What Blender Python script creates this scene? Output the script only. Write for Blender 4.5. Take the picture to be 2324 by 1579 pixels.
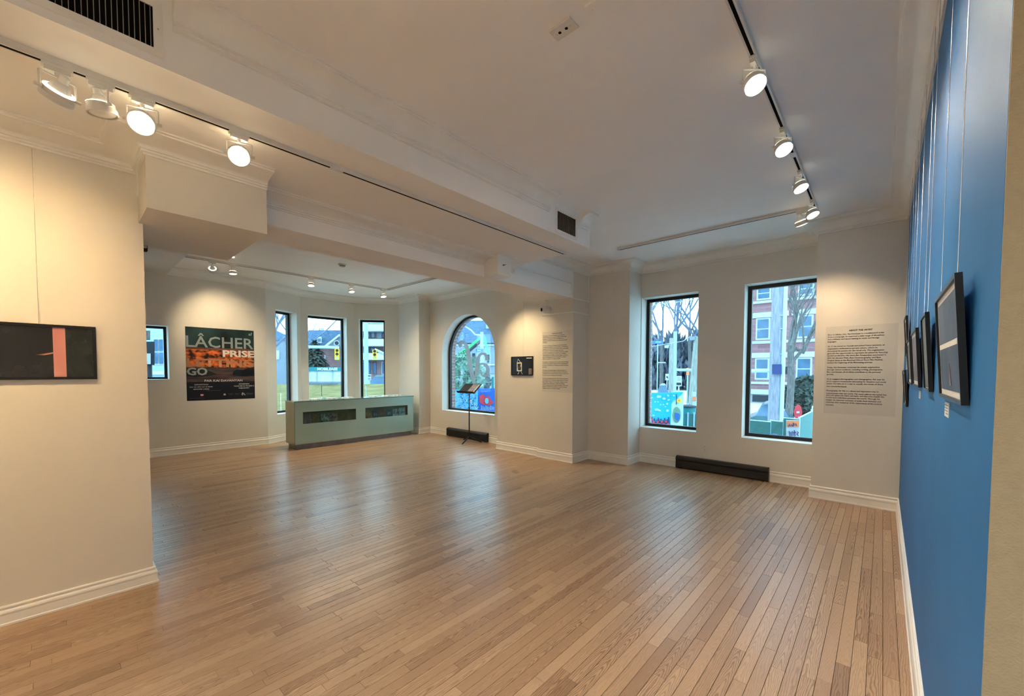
import bpy, bmesh, math, random
from mathutils import Vector, Matrix

for o in list(bpy.data.objects):
    bpy.data.objects.remove(o, do_unlink=True)
SC = bpy.context.scene
COL = SC.collection
R = math.radians

# ------------------------------------------------------------------ camera, sky, exposure
FPX, PCX, PCY = 927.5, 1162.0, 877.66          # focal length and principal point in photo pixels (2324 x 1579)
EYE = Vector((0, 0, 1.5))
_y, _p, _r = R(-42.187), R(-2.1305), R(0.15036)
FWD = Vector((math.sin(_y) * math.cos(_p), math.cos(_y) * math.cos(_p), math.sin(_p)))
_rt = Vector((math.cos(_y), -math.sin(_y), 0)); _up = _rt.cross(FWD)
RGT = math.cos(_r) * _rt + math.sin(_r) * _up
UPV = -math.sin(_r) * _rt + math.cos(_r) * _up
cam = bpy.data.cameras.new('camera'); cam_ob = bpy.data.objects.new('camera', cam); COL.objects.link(cam_ob)
m = Matrix.Identity(4)
for i in range(3):
    m[i][0], m[i][1], m[i][2], m[i][3] = RGT[i], UPV[i], -FWD[i], EYE[i]
cam_ob.matrix_world = m
cam.sensor_fit = 'HORIZONTAL'; cam.sensor_width = 36.0; cam.lens = FPX / 2324 * 36
cam.shift_y = (PCY - 789.5) / 2324
cam.clip_start = 0.02; cam.clip_end = 400
SC.camera = cam_ob

world = bpy.data.worlds.new('world'); SC.world = world; world.use_nodes = True
wn, wl = world.node_tree.nodes, world.node_tree.links
wn.clear()
w_out = wn.new('ShaderNodeOutputWorld'); w_bg = wn.new('ShaderNodeBackground')
w_tc = wn.new('ShaderNodeTexCoord'); w_n = wn.new('ShaderNodeTexNoise'); w_r = wn.new('ShaderNodeValToRGB')
w_n.inputs['Scale'].default_value = 3.0; w_n.inputs['Detail'].default_value = 4
w_r.color_ramp.elements[0].position = 0.35; w_r.color_ramp.elements[0].color = (0.34, 0.60, 0.77, 1)
w_r.color_ramp.elements[1].position = 0.68; w_r.color_ramp.elements[1].color = (0.41, 0.68, 0.84, 1)
wl.new(w_tc.outputs['Generated'], w_n.inputs['Vector']); wl.new(w_n.outputs['Fac'], w_r.inputs['Fac'])
wl.new(w_r.outputs['Color'], w_bg.inputs['Color']); w_bg.inputs['Strength'].default_value = 7.4
wl.new(w_bg.outputs['Background'], w_out.inputs['Surface'])

SC.view_settings.view_transform = 'Standard'; SC.view_settings.look = 'None'
SC.view_settings.exposure = 0.0; SC.view_settings.gamma = 1.0; SC.view_settings.use_curve_mapping = False
SC.cycles.use_denoising = True
SC.cycles.use_adaptive_sampling = True; SC.cycles.adaptive_threshold = .20; SC.cycles.adaptive_min_samples = 8
SC.cycles.max_bounces = 5; SC.cycles.diffuse_bounces = 4; SC.cycles.glossy_bounces = 2
SC.cycles.transparent_max_bounces = 12; SC.cycles.transmission_bounces = 2
SC.cycles.sample_clamp_indirect = 6.0; SC.cycles.caustics_reflective = False; SC.cycles.caustics_refractive = False

# ------------------------------------------------------------------ helpers
def ray(u, v):
    return RGT * ((u - PCX) / FPX) - UPV * ((v - PCY) / FPX) + FWD
def PX(u, v, x): d = ray(u, v); return EYE + d * (x / d.x)
def PY(u, v, y): d = ray(u, v); return EYE + d * (y / d.y)
def PZ(u, v, z): d = ray(u, v); return EYE + d * ((z - 1.5) / d.z)
def AT(u, v, dist):
    d = ray(u, v); return EYE + d * (dist / math.hypot(d.x, d.y))
def proj(p):
    c = Vector(p) - EYE; f = c.dot(FWD)
    return None if f < .05 else (PCX + FPX * c.dot(RGT) / f, PCY - FPX * c.dot(UPV) / f)

class MB:
    def __init__(s): s.v = []; s.f = []
    def add(s, vs, fs):
        b = len(s.v); s.v += [tuple(x) for x in vs]; s.f += [tuple(b + i for i in q) for q in fs]; return s
    def box(s, x0, x1, y0, y1, z0, z1):
        x0, x1 = min(x0, x1), max(x0, x1); y0, y1 = min(y0, y1), max(y0, y1); z0, z1 = min(z0, z1), max(z0, z1)
        return s.add([(x0,y0,z0),(x1,y0,z0),(x1,y1,z0),(x0,y1,z0),(x0,y0,z1),(x1,y0,z1),(x1,y1,z1),(x0,y1,z1)],
                     [(3,2,1,0),(4,5,6,7),(0,1,5,4),(1,2,6,5),(2,3,7,6),(3,0,4,7)])
    def hexa(s, b, t):
        return s.add(list(b) + list(t), [(3,2,1,0),(4,5,6,7),(0,1,5,4),(1,2,6,5),(2,3,7,6),(3,0,4,7)])
    def bbox(s, x0, x1, y0, y1, z0, z1, c=.004):
        # box with chamfered edges
        P = []
        for (zz, k) in ((z0, c), (z0 + c, 0), (z1 - c, 0), (z1, c)):
            P += [(x0+k+c*(k==0)*0, y0+k, zz), (x1-k, y0+k, zz), (x1-k, y1-k, zz), (x0+k, y1-k, zz)]
        F = [(3,2,1,0), (12,13,14,15)]
        for l in range(3):
            for i in range(4):
                j = (i+1) % 4; F.append((l*4+i, l*4+j, l*4+4+j, l*4+4+i))
        return s.add(P, F)
    def prism(s, poly, off):
        # poly: 3D points, off: vector
        n = len(poly); off = Vector(off)
        vs = [Vector(p) for p in poly] + [Vector(p) + off for p in poly]
        return s.add(vs, [tuple(range(n))[::-1], tuple(range(n, 2*n))] + [(i, (i+1) % n, n+(i+1) % n, n+i) for i in range(n)])
    def cyl(s, p0, p1, r0, r1=None, n=12, cap=True):
        r1 = r0 if r1 is None else r1
        p0, p1 = Vector(p0), Vector(p1); a = (p1 - p0).normalized()
        t = a.orthogonal().normalized(); b = a.cross(t)
        vs = []
        for p, r in ((p0, r0), (p1, r1)):
            for i in range(n):
                w = 2*math.pi*i/n; vs.append(p + t*(r*math.cos(w)) + b*(r*math.sin(w)))
        fs = [(i, (i+1) % n, n+(i+1) % n, n+i) for i in range(n)]
        if cap: fs += [tuple(range(n))[::-1], tuple(range(n, 2*n))]
        return s.add(vs, fs)
    def lathe(s, o, ax, prof, n=20):
        o, a = Vector(o), Vector(ax).normalized(); t = a.orthogonal().normalized(); b = a.cross(t)
        vs = []; k = len(prof)
        for (h, r) in prof:
            for i in range(n):
                w = 2*math.pi*i/n; vs.append(o + a*h + t*(max(r, 1e-5)*math.cos(w)) + b*(max(r, 1e-5)*math.sin(w)))
        fs = [(l*n+i, l*n+(i+1) % n, (l+1)*n+(i+1) % n, (l+1)*n+i) for l in range(k-1) for i in range(n)]
        fs += [tuple(range(n))[::-1], tuple(range((k-1)*n, k*n))]
        return s.add(vs, fs)
    def tube(s, pts, r, n=8):
        pts = [Vector(p) for p in pts]
        rs = r if isinstance(r, (list, tuple)) else [r]*len(pts)
        vs = []; t = None
        for i, p in enumerate(pts):
            a = (pts[min(i+1, len(pts)-1)] - pts[max(i-1, 0)]).normalized()
            if t is None: t = a.orthogonal().normalized()
            t = (t - a*t.dot(a)).normalized(); b = a.cross(t)
            for j in range(n):
                w = 2*math.pi*j/n; vs.append(p + t*(rs[i]*math.cos(w)) + b*(rs[i]*math.sin(w)))
        k = len(pts)
        fs = [(l*n+i, l*n+(i+1) % n, (l+1)*n+(i+1) % n, (l+1)*n+i) for l in range(k-1) for i in range(n)]
        fs += [tuple(range(n))[::-1], tuple(range((k-1)*n, k*n))]
        return s.add(vs, fs)
    def sweep(s, path, prof, z=0.0):
        # path: 2D points, room on the left; prof: (offset into the room, height)
        path = [Vector(p) for p in path]; n = len(path); k = len(prof); vs = []
        nr = []
        for i in range(n-1):
            d = (path[i+1]-path[i]).normalized(); nr.append(Vector((-d.y, d.x)))
        for i, p in enumerate(path):
            if i == 0: mm = nr[0]
            elif i == n-1: mm = nr[-1]
            else: mm = (nr[i-1]+nr[i]) / (1 + nr[i-1].dot(nr[i]))
            for (d, h) in prof: vs.append((p.x+mm.x*d, p.y+mm.y*d, z+h))
        fs = [(i*k+j, (i+1)*k+j, (i+1)*k+(j+1) % k, i*k+(j+1) % k) for i in range(n-1) for j in range(k)]
        fs += [tuple(range(k)), tuple(range((n-1)*k, n*k))[::-1]]
        return s.add(vs, fs)
    def ribbon(s, pts, widths, nrm, th):
        # flat stroke of varying width lying in the plane with normal nrm
        pts = [Vector(p) for p in pts]; nrm = Vector(nrm).normalized(); L = []; Rr = []
        for i, p in enumerate(pts):
            a = (pts[min(i+1, len(pts)-1)] - pts[max(i-1, 0)]).normalized(); b = nrm.cross(a)
            w = widths[i] if isinstance(widths, (list, tuple)) else widths
            L.append(p + b*w/2); Rr.append(p - b*w/2)
        o = nrm*th; n = len(pts)
        vs = L + Rr + [p+o for p in L] + [p+o for p in Rr]
        fs = []
        for i in range(n-1):
            fs += [(i, i+1, n+i+1, n+i), (2*n+i, 3*n+i, 3*n+i+1, 2*n+i+1), (i, 2*n+i, 2*n+i+1, i+1), (n+i, n+i+1, 3*n+i+1, 3*n+i)]
        return s.add(vs, fs)
    def disc(s, c, nrm, rx, ry, th, n=16, up=(0, 0, 1), wob=0, rnd=None):
        c, nrm = Vector(c), Vector(nrm).normalized(); u = Vector(up); u = (u - nrm*u.dot(nrm)).normalized(); t = u.cross(nrm)
        P = []
        for i in range(n):
            w = 2*math.pi*i/n; k = 1 + (rnd.uniform(-wob, wob) if rnd else 0)
            P.append(c + t*(rx*k*math.cos(w)) + u*(ry*k*math.sin(w)))
        return s.prism(P, nrm*th)
    def build(s, name, mat, parent=None, smooth=False, local=False):
        me = bpy.data.meshes.new(name); me.from_pydata(s.v, [], s.f); me.validate()
        bm = bmesh.new(); bm.from_mesh(me); bmesh.ops.recalc_face_normals(bm, faces=bm.faces); bm.to_mesh(me); bm.free()
        if isinstance(mat, str): mat = M[mat]
        me.materials.append(mat)
        if smooth:
            for p in me.polygons: p.use_smooth = True
            try: me.set_sharp_from_angle(angle=R(35))
            except Exception: pass
        o = bpy.data.objects.new(name, me); COL.objects.link(o)
        if parent is not None:
            o.parent = parent
            if not local: o.matrix_parent_inverse = WM(parent).inverted()
        return o

def WM(o):
    mw = o.matrix_basis.copy()
    if o.parent: mw = WM(o.parent) @ o.matrix_parent_inverse @ mw
    return mw
def tag(o, label=None, cat=None, group=None, kind=None):
    if label: o['label'] = label
    if cat: o['category'] = cat
    if group: o['group'] = group
    if kind: o['kind'] = kind
    return o
def thing(name, label, cat, loc=(0, 0, 0), group=None, kind=None, rotz=0):
    o = bpy.data.objects.new(name, None); COL.objects.link(o); o.location = loc; o.rotation_euler = (0, 0, rotz)
    o.empty_display_size = .1
    return tag(o, label, cat, group, kind)
def struct(name, mb, mat, label, cat='wall', smooth=False):
    return tag(mb.build(name, mat, smooth=smooth), label, cat, None, 'structure')

TEXTS = []
def text(body, mat, parent, org, ex, ey, size=None, width=None, height=None, align='LEFT', bold=0.0, name='lettering', spacing=1.0, lines=1.0, shear=0.0, valign='TOP', depth=.0006):
    """flat print; org = anchor, ex/ey = right/up directions, fitted to width and/or height in metres"""
    cu = bpy.data.curves.new(name, 'FONT'); cu.body = body; cu.size = 1.0; cu.align_x = align; cu.offset = bold
    cu.space_character = spacing; cu.space_line = lines; cu.shear = shear; cu.resolution_u = 2; cu.fill_mode = 'FRONT'
    o = bpy.data.objects.new(name, cu); COL.objects.link(o)
    TEXTS.append((o, name, mat, parent, Vector(org), Vector(ex), Vector(ey), size, width, height, align, valign, depth))
def flush_texts():
    bpy.context.view_layer.update(); dg = bpy.context.evaluated_depsgraph_get()
    for (o, name, mat, parent, org, ex, ey, size, width, height, align, valign, depth) in TEXTS:
        me = bpy.data.meshes.new_from_object(o.evaluated_get(dg)); cu = o.data
        xs = [v.co.x for v in me.vertices]; ys = [v.co.y for v in me.vertices]
        x0, x1, y0, y1 = min(xs), max(xs), min(ys), max(ys)
        sx = sy = size or 1
        if width: sx = width/(x1-x0); sy = sx
        if height: sy = height/(y1-y0); sx = sx if width else sy
        ax = {'LEFT': x0, 'CENTER': (x0+x1)/2, 'RIGHT': x1}[align]; ay = {'TOP': y1, 'CENTER': (y0+y1)/2, 'BOTTOM': y0}[valign]
        nz = ex.cross(ey)*depth
        for v in me.vertices: v.co = org + ex*((v.co.x-ax)*sx) + ey*((v.co.y-ay)*sy) + nz
        bpy.data.objects.remove(o, do_unlink=True); bpy.data.curves.remove(cu)
        me.name = name; me.materials.clear(); me.materials.append(M[mat] if isinstance(mat, str) else mat)
        t = bpy.data.objects.new(name, me); COL.objects.link(t)
        t.parent = parent; t.matrix_parent_inverse = WM(parent).inverted()

# ------------------------------------------------------------------ materials
M = {}
def lin(r, g, b):
    f = lambda c: (c/255/12.92 if c/255 <= .04045 else ((c/255+.055)/1.055)**2.4)
    return (f(r), f(g), f(b), 1)
def node_mat(name):
    mt = bpy.data.materials.new(name); mt.use_nodes = True; nt = mt.node_tree
    b = nt.nodes['Principled BSDF']; M[name] = mt
    return mt, nt, b
def noise_mat(name, c0, c1, scale=8, rough=.5, metal=0, spec=.5, bump=0, bscale=None, detail=4, lo=.35, hi=.65, stretch=None, coat=0, alpha=1, emit=0):
    mt, nt, b = node_mat(name); N, L = nt.nodes, nt.links
    tc = N.new('ShaderNodeTexCoord'); mp = N.new('ShaderNodeMapping'); nz = N.new('ShaderNodeTexNoise'); rp = N.new('ShaderNodeValToRGB')
    L.new(tc.outputs['Object'], mp.inputs['Vector']); L.new(mp.outputs['Vector'], nz.inputs['Vector'])
    if stretch: mp.inputs['Scale'].default_value = stretch
    nz.inputs['Scale'].default_value = scale; nz.inputs['Detail'].default_value = detail
    rp.color_ramp.elements[0].position = lo; rp.color_ramp.elements[0].color = tuple(c0[:3]) + (1,)
    rp.color_ramp.elements[1].position = hi; rp.color_ramp.elements[1].color = tuple(c1[:3]) + (1,)
    L.new(nz.outputs['Fac'], rp.inputs['Fac']); L.new(rp.outputs['Color'], b.inputs['Base Color'])
    b.inputs['Roughness'].default_value = rough; b.inputs['Metallic'].default_value = metal
    b.inputs['Specular IOR Level'].default_value = spec; b.inputs['Coat Weight'].default_value = coat
    b.inputs['Coat Roughness'].default_value = .08; b.inputs['Alpha'].default_value = alpha
    if emit:
        L.new(rp.outputs['Color'], b.inputs['Emission Color']); b.inputs['Emission Strength'].default_value = emit
    if bump:
        n2 = N.new('ShaderNodeTexNoise'); n2.inputs['Scale'].default_value = bscale or scale*20; n2.inputs['Detail'].default_value = 3
        bp = N.new('ShaderNodeBump'); bp.inputs['Strength'].default_value = bump; bp.inputs['Distance'].default_value = .004
        L.new(tc.outputs['Object'], n2.inputs['Vector']); L.new(n2.outputs['Fac'], bp.inputs['Height']); L.new(bp.outputs['Normal'], b.inputs['Normal'])
    return mt
def plain(name, c, rough=.5, d=.06, **k):
    c = tuple(c[:3]); return noise_mat(name, [x*(1-d) for x in c], [min(1, x*(1+d)) for x in c], rough=rough, **k)

plain('wall_paint', (.75, .71, .635), .62, .015, scale=2.5, bump=.10, bscale=260, spec=.3)
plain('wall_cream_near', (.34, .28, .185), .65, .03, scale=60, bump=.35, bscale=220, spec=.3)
plain('ceiling_paint', (.92, .905, .88), .75, .015, scale=2, bump=.05, bscale=240, spec=.2)
plain('trim_paint', (.87, .85, .80), .40, .02, scale=6, spec=.4)
plain('wall_blue', (.026, .165, .42), .55, .05, scale=3, bump=.12, bscale=240, spec=.18)
plain('subfloor', (.035, .022, .014), .8, .2)
plain('black_frame', (.006, .006, .008), .38, .3, scale=30, spec=.4)
plain('black_metal', (.008, .008, .009), .65, .3, scale=30, spec=.5)
plain('heater_black', (.010, .010, .011), .35, .3, scale=12, spec=.5)
plain('void_black', (.004, .004, .004), .9, .1, spec=.1)
plain('white_metal', (.74, .72, .68), .32, .03, scale=20, spec=.5)
plain('track_grey', (.50, .48, .45), .35, .04, scale=20, spec=.5)
plain('grille_metal', (.30, .28, .25), .4, .05, scale=20)
plain('white_plastic', (.74, .72, .67), .4, .03, scale=20)
plain('steel', (.55, .55, .55), .3, .05, metal=1)
plain('wire_steel', (.75, .75, .75), .25, .05, metal=.8)
plain('text_black', (.02, .02, .02), .7, .1)
plain('panel_film', (.66, .63, .57), .45, .015, spec=.35)
plain('paper_white', (.8, .8, .78), .6, .04, scale=40)
plain('mat_board', (.80, .77, .70), .6, .02)
plain('white_print', (.75, .75, .75), .6, .03)
noise_mat('bulb_glass', (.85, .85, .8), (.95, .93, .88), rough=.15)
def emis(name, col, st):
    mt, nt, b = node_mat(name); b.inputs['Base Color'].default_value = col; b.inputs['Emission Color'].default_value = col
    b.inputs['Emission Strength'].default_value = st; return mt
emis('lamp_glow', (1, .80, .50, 1), 26)
emis('lamp_glow_cool', (1, .88, .68, 1), 20)

def glass_mat(name, tint, gloss=.5):
    mt = bpy.data.materials.new(name); mt.use_nodes = True; nt = mt.node_tree; N, L = nt.nodes, nt.links; N.clear(); M[name] = mt
    o = N.new('ShaderNodeOutputMaterial'); tr = N.new('ShaderNodeBsdfTransparent'); gl = N.new('ShaderNodeBsdfGlossy'); mx = N.new('ShaderNodeMixShader')
    lw = N.new('ShaderNodeLayerWeight'); pw = N.new('ShaderNodeMath'); pw.operation = 'POWER'; pw.inputs[1].default_value = 4.0; ma = N.new('ShaderNodeMath'); ma.operation = 'MULTIPLY_ADD'; ma.inputs[1].default_value = gloss; ma.inputs[2].default_value = .025
    lw.inputs['Blend'].default_value = .5; L.new(lw.outputs['Facing'], pw.inputs[0]); L.new(pw.outputs[0], ma.inputs[0])
    tr.inputs['Color'].default_value = tint; gl.inputs['Roughness'].default_value = .02
    L.new(ma.outputs[0], mx.inputs['Fac']); L.new(tr.outputs['BSDF'], mx.inputs[1]); L.new(gl.outputs['BSDF'], mx.inputs[2]); L.new(mx.outputs['Shader'], o.inputs['Surface'])
glass_mat('window_glass', (.94, .98, .99, 1))
glass_mat('picture_glass', (.97, .97, .97, 1))
glass_mat('counter_glass_clear', (.80, .90, .86, 1))

# oak strip floor
def floor_mat():
    mt, nt, b = node_mat('oak_floor'); N, L = nt.nodes, nt.links
    at = N.new('ShaderNodeAttribute'); at.attribute_name = 'pk'
    sx = N.new('ShaderNodeSeparateXYZ'); L.new(at.outputs['Vector'], sx.inputs[0])     # x centre, rnd1, rnd2
    ge = N.new('ShaderNodeNewGeometry'); sp = N.new('ShaderNodeSeparateXYZ'); L.new(ge.outputs['Position'], sp.inputs[0])
    def mth(op, a, bb=None, c=None):
        n = N.new('ShaderNodeMath'); n.operation = op
        for i, q in enumerate((a, bb, c)):
            if q is None: continue
            if isinstance(q, (int, float)): n.inputs[i].default_value = q
            else: L.new(q, n.inputs[i])
        return n.outputs[0]
    X, Y = sp.outputs['X'], sp.outputs['Y']; cx, r1, r2 = sx.outputs['X'], sx.outputs['Y'], sx.outputs['Z']
    u = mth('SUBTRACT', X, cx)
    # low frequency warp, different in each plank
    cv = N.new('ShaderNodeCombineXYZ')
    L.new(mth('MULTIPLY_ADD', u, 16.0, mth('MULTIPLY', r1, 371.0)), cv.inputs[0]); L.new(mth('MULTIPLY_ADD', Y, 3.6, mth('MULTIPLY', r2, 913.0)), cv.inputs[1])
    nz = N.new('ShaderNodeTexNoise'); nz.inputs['Scale'].default_value = 1.0; nz.inputs['Detail'].default_value = 3.0; nz.inputs['Roughness'].default_value = .55
    L.new(cv.outputs[0], nz.inputs['Vector'])
    off = mth('MULTIPLY_ADD', r1, 0.07, -0.035)
    uu = mth('SUBTRACT', u, off)
    rr = mth('SQRT', mth('ADD', mth('MULTIPLY', uu, uu), 0.00006))
    slope = mth('MULTIPLY_ADD', mth('MULTIPLY', r2, r2), 15.0, 1.0)
    ph = mth('ADD', mth('MULTIPLY', rr, 120.0), mth('MULTIPLY', Y, slope))
    ph = mth('ADD', ph, mth('MULTIPLY', nz.outputs['Fac'], 5.0))
    wv = mth('MULTIPLY_ADD', mth('SINE', mth('MULTIPLY', ph, 6.2832)), .5, .5)
    wv = mth('POWER', wv, 2.2)
    # fine pores
    cf = N.new('ShaderNodeCombineXYZ'); L.new(mth('MULTIPLY', X, 900.0), cf.inputs[0]); L.new(mth('MULTIPLY', Y, 26.0), cf.inputs[1])
    nf = N.new('ShaderNodeTexNoise'); nf.inputs['Scale'].default_value = 1.0; nf.inputs['Detail'].default_value = 2.0; L.new(cf.outputs[0], nf.inputs['Vector'])
    # tone of the plank
    rp = N.new('ShaderNodeValToRGB'); e = rp.color_ramp.elements
    e[0].position = 0.0; e[0].color = (.27, .165, .10, 1); e[1].position = 1.0; e[1].color = (.50, .345, .218, 1)
    for p_, c_ in ((.06, (.385, .245, .150, 1)), (.35, (.425, .28, .174, 1)), (.80, (.462, .312, .195, 1))):
        q = e.new(p_); q.color = c_
    hsh = mth('FRACT', mth('MULTIPLY', mth('ADD', r1, r2), 7.31)); L.new(hsh, rp.inputs['Fac'])
    mx = N.new('ShaderNodeMix'); mx.data_type = 'RGBA'; mx.blend_type = 'MULTIPLY'
    L.new(rp.outputs['Color'], mx.inputs['A']); mx.inputs['B'].default_value = (.40, .30, .24, 1)
    amt = mth('MULTIPLY', wv, mth('MULTIPLY_ADD', mth('FRACT', mth('MULTIPLY', r1, 13.7)), .75, .10)); L.new(amt, mx.inputs['Factor'])
    mx2 = N.new('ShaderNodeMix'); mx2.data_type = 'RGBA'; mx2.blend_type = 'MULTIPLY'; mx2.inputs['B'].default_value = (.70, .62, .55, 1)
    L.new(mx.outputs['Result'], mx2.inputs['A']); L.new(mth('MULTIPLY', mth('SUBTRACT', nf.outputs['Fac'], .42), 1.6), mx2.inputs['Factor']); mx2.clamp_factor = True
    # worn, greyer patches of old varnish
    n3 = N.new('ShaderNodeTexNoise'); n3.inputs['Scale'].default_value = .9; n3.inputs['Detail'].default_value = 3; L.new(ge.outputs['Position'], n3.inputs['Vector'])
    L.new(mx2.outputs['Result'], b.inputs['Base Color'])
    L.new(mth('MULTIPLY_ADD', n3.outputs['Fac'], .16, mth('MULTIPLY_ADD', wv, .06, .22)), b.inputs['Roughness'])
    b.inputs['Specular IOR Level'].default_value = .55
    bp = N.new('ShaderNodeBump'); bp.inputs['Strength'].default_value = .10; bp.inputs['Distance'].default_value = .001
    L.new(wv, bp.inputs['Height']); L.new(bp.outputs['Normal'], b.inputs['Normal'])
floor_mat()

def brick_mat(name, c1, c2, mortar, scale=1.0, bw=.22, rh=.075, axis='XZ'):
    mt, nt, b = node_mat(name); N, L = nt.nodes, nt.links
    tc = N.new('ShaderNodeTexCoord'); sp = N.new('ShaderNodeSeparateXYZ'); cb = N.new('ShaderNodeCombineXYZ'); br = N.new('ShaderNodeTexBrick')
    L.new(tc.outputs['Object'], sp.inputs[0])
    ad = N.new('ShaderNodeMath'); ad.operation = 'ADD'; L.new(sp.outputs['X'], ad.inputs[0]); L.new(sp.outputs['Y'], ad.inputs[1])
    L.new(ad.outputs[0], cb.inputs[0]); L.new(sp.outputs['Z'], cb.inputs[1])
    L.new(cb.outputs[0], br.inputs['Vector'])
    br.inputs['Scale'].default_value = scale; br.inputs['Brick Width'].default_value = bw; br.inputs['Row Height'].default_value = rh
    br.inputs['Mortar Size'].default_value = rh*.09; br.inputs['Color1'].default_value = c1; br.inputs['Color2'].default_value = c2; br.inputs['Mortar'].default_value = mortar
    L.new(br.outputs['Color'], b.inputs['Base Color']); b.inputs['Roughness'].default_value = .85
    return mt
brick_mat('brick_reveal', (.30, .17, .15, 1), (.38, .22, .19, 1), (.52, .45, .43, 1))

# ------------------------------------------------------------------ structure: dimensions (metres, camera above the origin)
XB = .165; YC = 1.237                       # blue wall, its near corner
YW = 6.50; YP = 6.02                        # window wall, right pier front
ZC, ZS, ZF = 3.255, 2.925, 3.305            # main ceiling, dropped slab, far room ceiling
XS = -2.55; XBM = -3.74; XBK = -4.255       # slab face, beam faces
XL = -3.80; YLE = .405                      # left wall face, its end
BAY = [Vector(p) for p in ((-9.33, 2.83), (-9.77, 3.66), (-9.73, 4.90), (-9.06, 5.75))]
YA = 6.07                                   # wall with the arched window

def wall_open(name, P, d, L, n, t0, t1, z0, z1, ops, mat, label):
    """wall slab from depth t0 to t1 (outwards n) with openings (s0, s1, za, zb, arch_radius or 0)"""
    P, d, n = Vector(P), Vector(d).normalized(), Vector(n).normalized()
    T = lambda s, t, z: (P.x+d.x*s+n.x*t, P.y+d.y*s+n.y*t, z)
    mb = MB()
    def blk(s0, s1, za, zb):
        if s1-s0 > 1e-4 and zb-za > 1e-4:
            mb.hexa([T(s0,t0,za),T(s1,t0,za),T(s1,t1,za),T(s0,t1,za)], [T(s0,t0,zb),T(s1,t0,zb),T(s1,t1,zb),T(s0,t1,zb)])
    s = 0
    for (a, b, za, zb, arch) in sorted(ops):
        blk(s, a, z0, z1); blk(a, b, z0, za)
        if arch:
            k = 32; c = (a+b)/2; r = (b-a)/2; zs = zb-r
            for i in range(k):
                w0, w1 = math.pi*(1-i/k), math.pi*(1-(i+1)/k)
                p0 = (c+r*math.cos(w0), zs+r*math.sin(w0)); p1 = (c+r*math.cos(w1), zs+r*math.sin(w1))
                mb.hexa([T(p0[0],t0,p0[1]),T(p1[0],t0,p1[1]),T(p1[0],t1,p1[1]),T(p0[0],t1,p0[1])], [T(p0[0],t0,z1),T(p1[0],t0,z1),T(p1[0],t1,z1),T(p0[0],t1,z1)])
        else: blk(a, b, zb, z1)
        s = b
    blk(s, L, z0, z1)
    return struct(name, mb, mat, label)
WN = [0]
def window(P, d, n, op, label, rec=.20, fw=.05, sill=True):
    """black frame, pane and white sill board set in an opening"""
    WN[0] += 1
    P, d, n = Vector(P), Vector(d).normalized(), Vector(n).normalized(); a, b, za, zb, arch = op
    T = lambda s, t, z: Vector((P.x+d.x*s+n.x*t, P.y+d.y*s+n.y*t, z))
    w = thing('window_%d' % WN[0], label, 'window', T((a+b)/2, rec, za), kind='structure')
    f = MB(); t0, t1 = rec, rec+.06; g = .003
    def bar(s0, s1, z0, z1): f.hexa([T(s0,t0,z0),T(s1,t0,z0),T(s1,t1,z0),T(s0,t1,z0)], [T(s0,t0,z1),T(s1,t0,z1),T(s1,t1,z1),T(s0,t1,z1)])
    pane = MB()
    if arch:
        c = (a+b)/2; r = (b-a)/2; zs = zb-r; k = 40; inner = []; outer = []
        bar(a, b, za, za+fw); 
        for i in range(k+1):
            q = math.pi*(1-i/k); outer.append((c+r*math.cos(q), zs+r*math.sin(q))); inner.append((c+(r-fw)*math.cos(q), zs+(r-fw)*math.sin(q)))
        O = [(a, za+fw)] + outer + [(b, za+fw)]; I = [(a+fw, za+fw)] + inner + [(b-fw, za+fw)]
        for i in range(len(O)-1):
            f.hexa([T(O[i][0],t0,O[i][1]),T(O[i+1][0],t0,O[i+1][1]),T(O[i+1][0],t1,O[i+1][1]),T(O[i][0],t1,O[i][1])],
                   [T(I[i][0],t0,I[i][1]),T(I[i+1][0],t0,I[i+1][1]),T(I[i+1][0],t1,I[i+1][1]),T(I[i][0],t1,I[i][1])])
        pane.prism([T(p[0], t0+.03, p[1]) for p in I], Vector((n.x, n.y, 0))*.006)
    else:
        bar(a, b, za, za+fw); bar(a, b, zb-fw, zb); bar(a, a+fw, za+fw, zb-fw); bar(b-fw, b, za+fw, zb-fw)
        pane.hexa([T(a+fw,t0+.03,za+fw),T(b-fw,t0+.03,za+fw),T(b-fw,t0+.036,za+fw),T(a+fw,t0+.036,za+fw)], [T(a+fw,t0+.03,zb-fw),T(b-fw,t0+.03,zb-fw),T(b-fw,t0+.036,zb-fw),T(a+fw,t0+.036,zb-fw)])
    f.build('window_frame', 'black_frame', w); pane.build('pane', 'window_glass', w)
    s_ = MB(); s_.hexa([T(a+g,.002,za-.012),T(b-g,.002,za-.012),T(b-g,rec-.001,za-.012),T(a+g,rec-.001,za-.012)], [T(a+g,.002,za+.003),T(b-g,.002,za+.003),T(b-g,rec-.001,za+.006),T(a+g,rec-.001,za+.006)])
    s_.build('sill', 'trim_paint', w)
    return w

# floor under the planks
struct('floor', MB().box(-9.95, 3.2, -5.2, 6.9, -.20, -.0135), 'subfloor', 'oak strip floor of narrow honey coloured planks', 'floor')
FLOOR = bpy.data.objects['floor']

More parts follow.
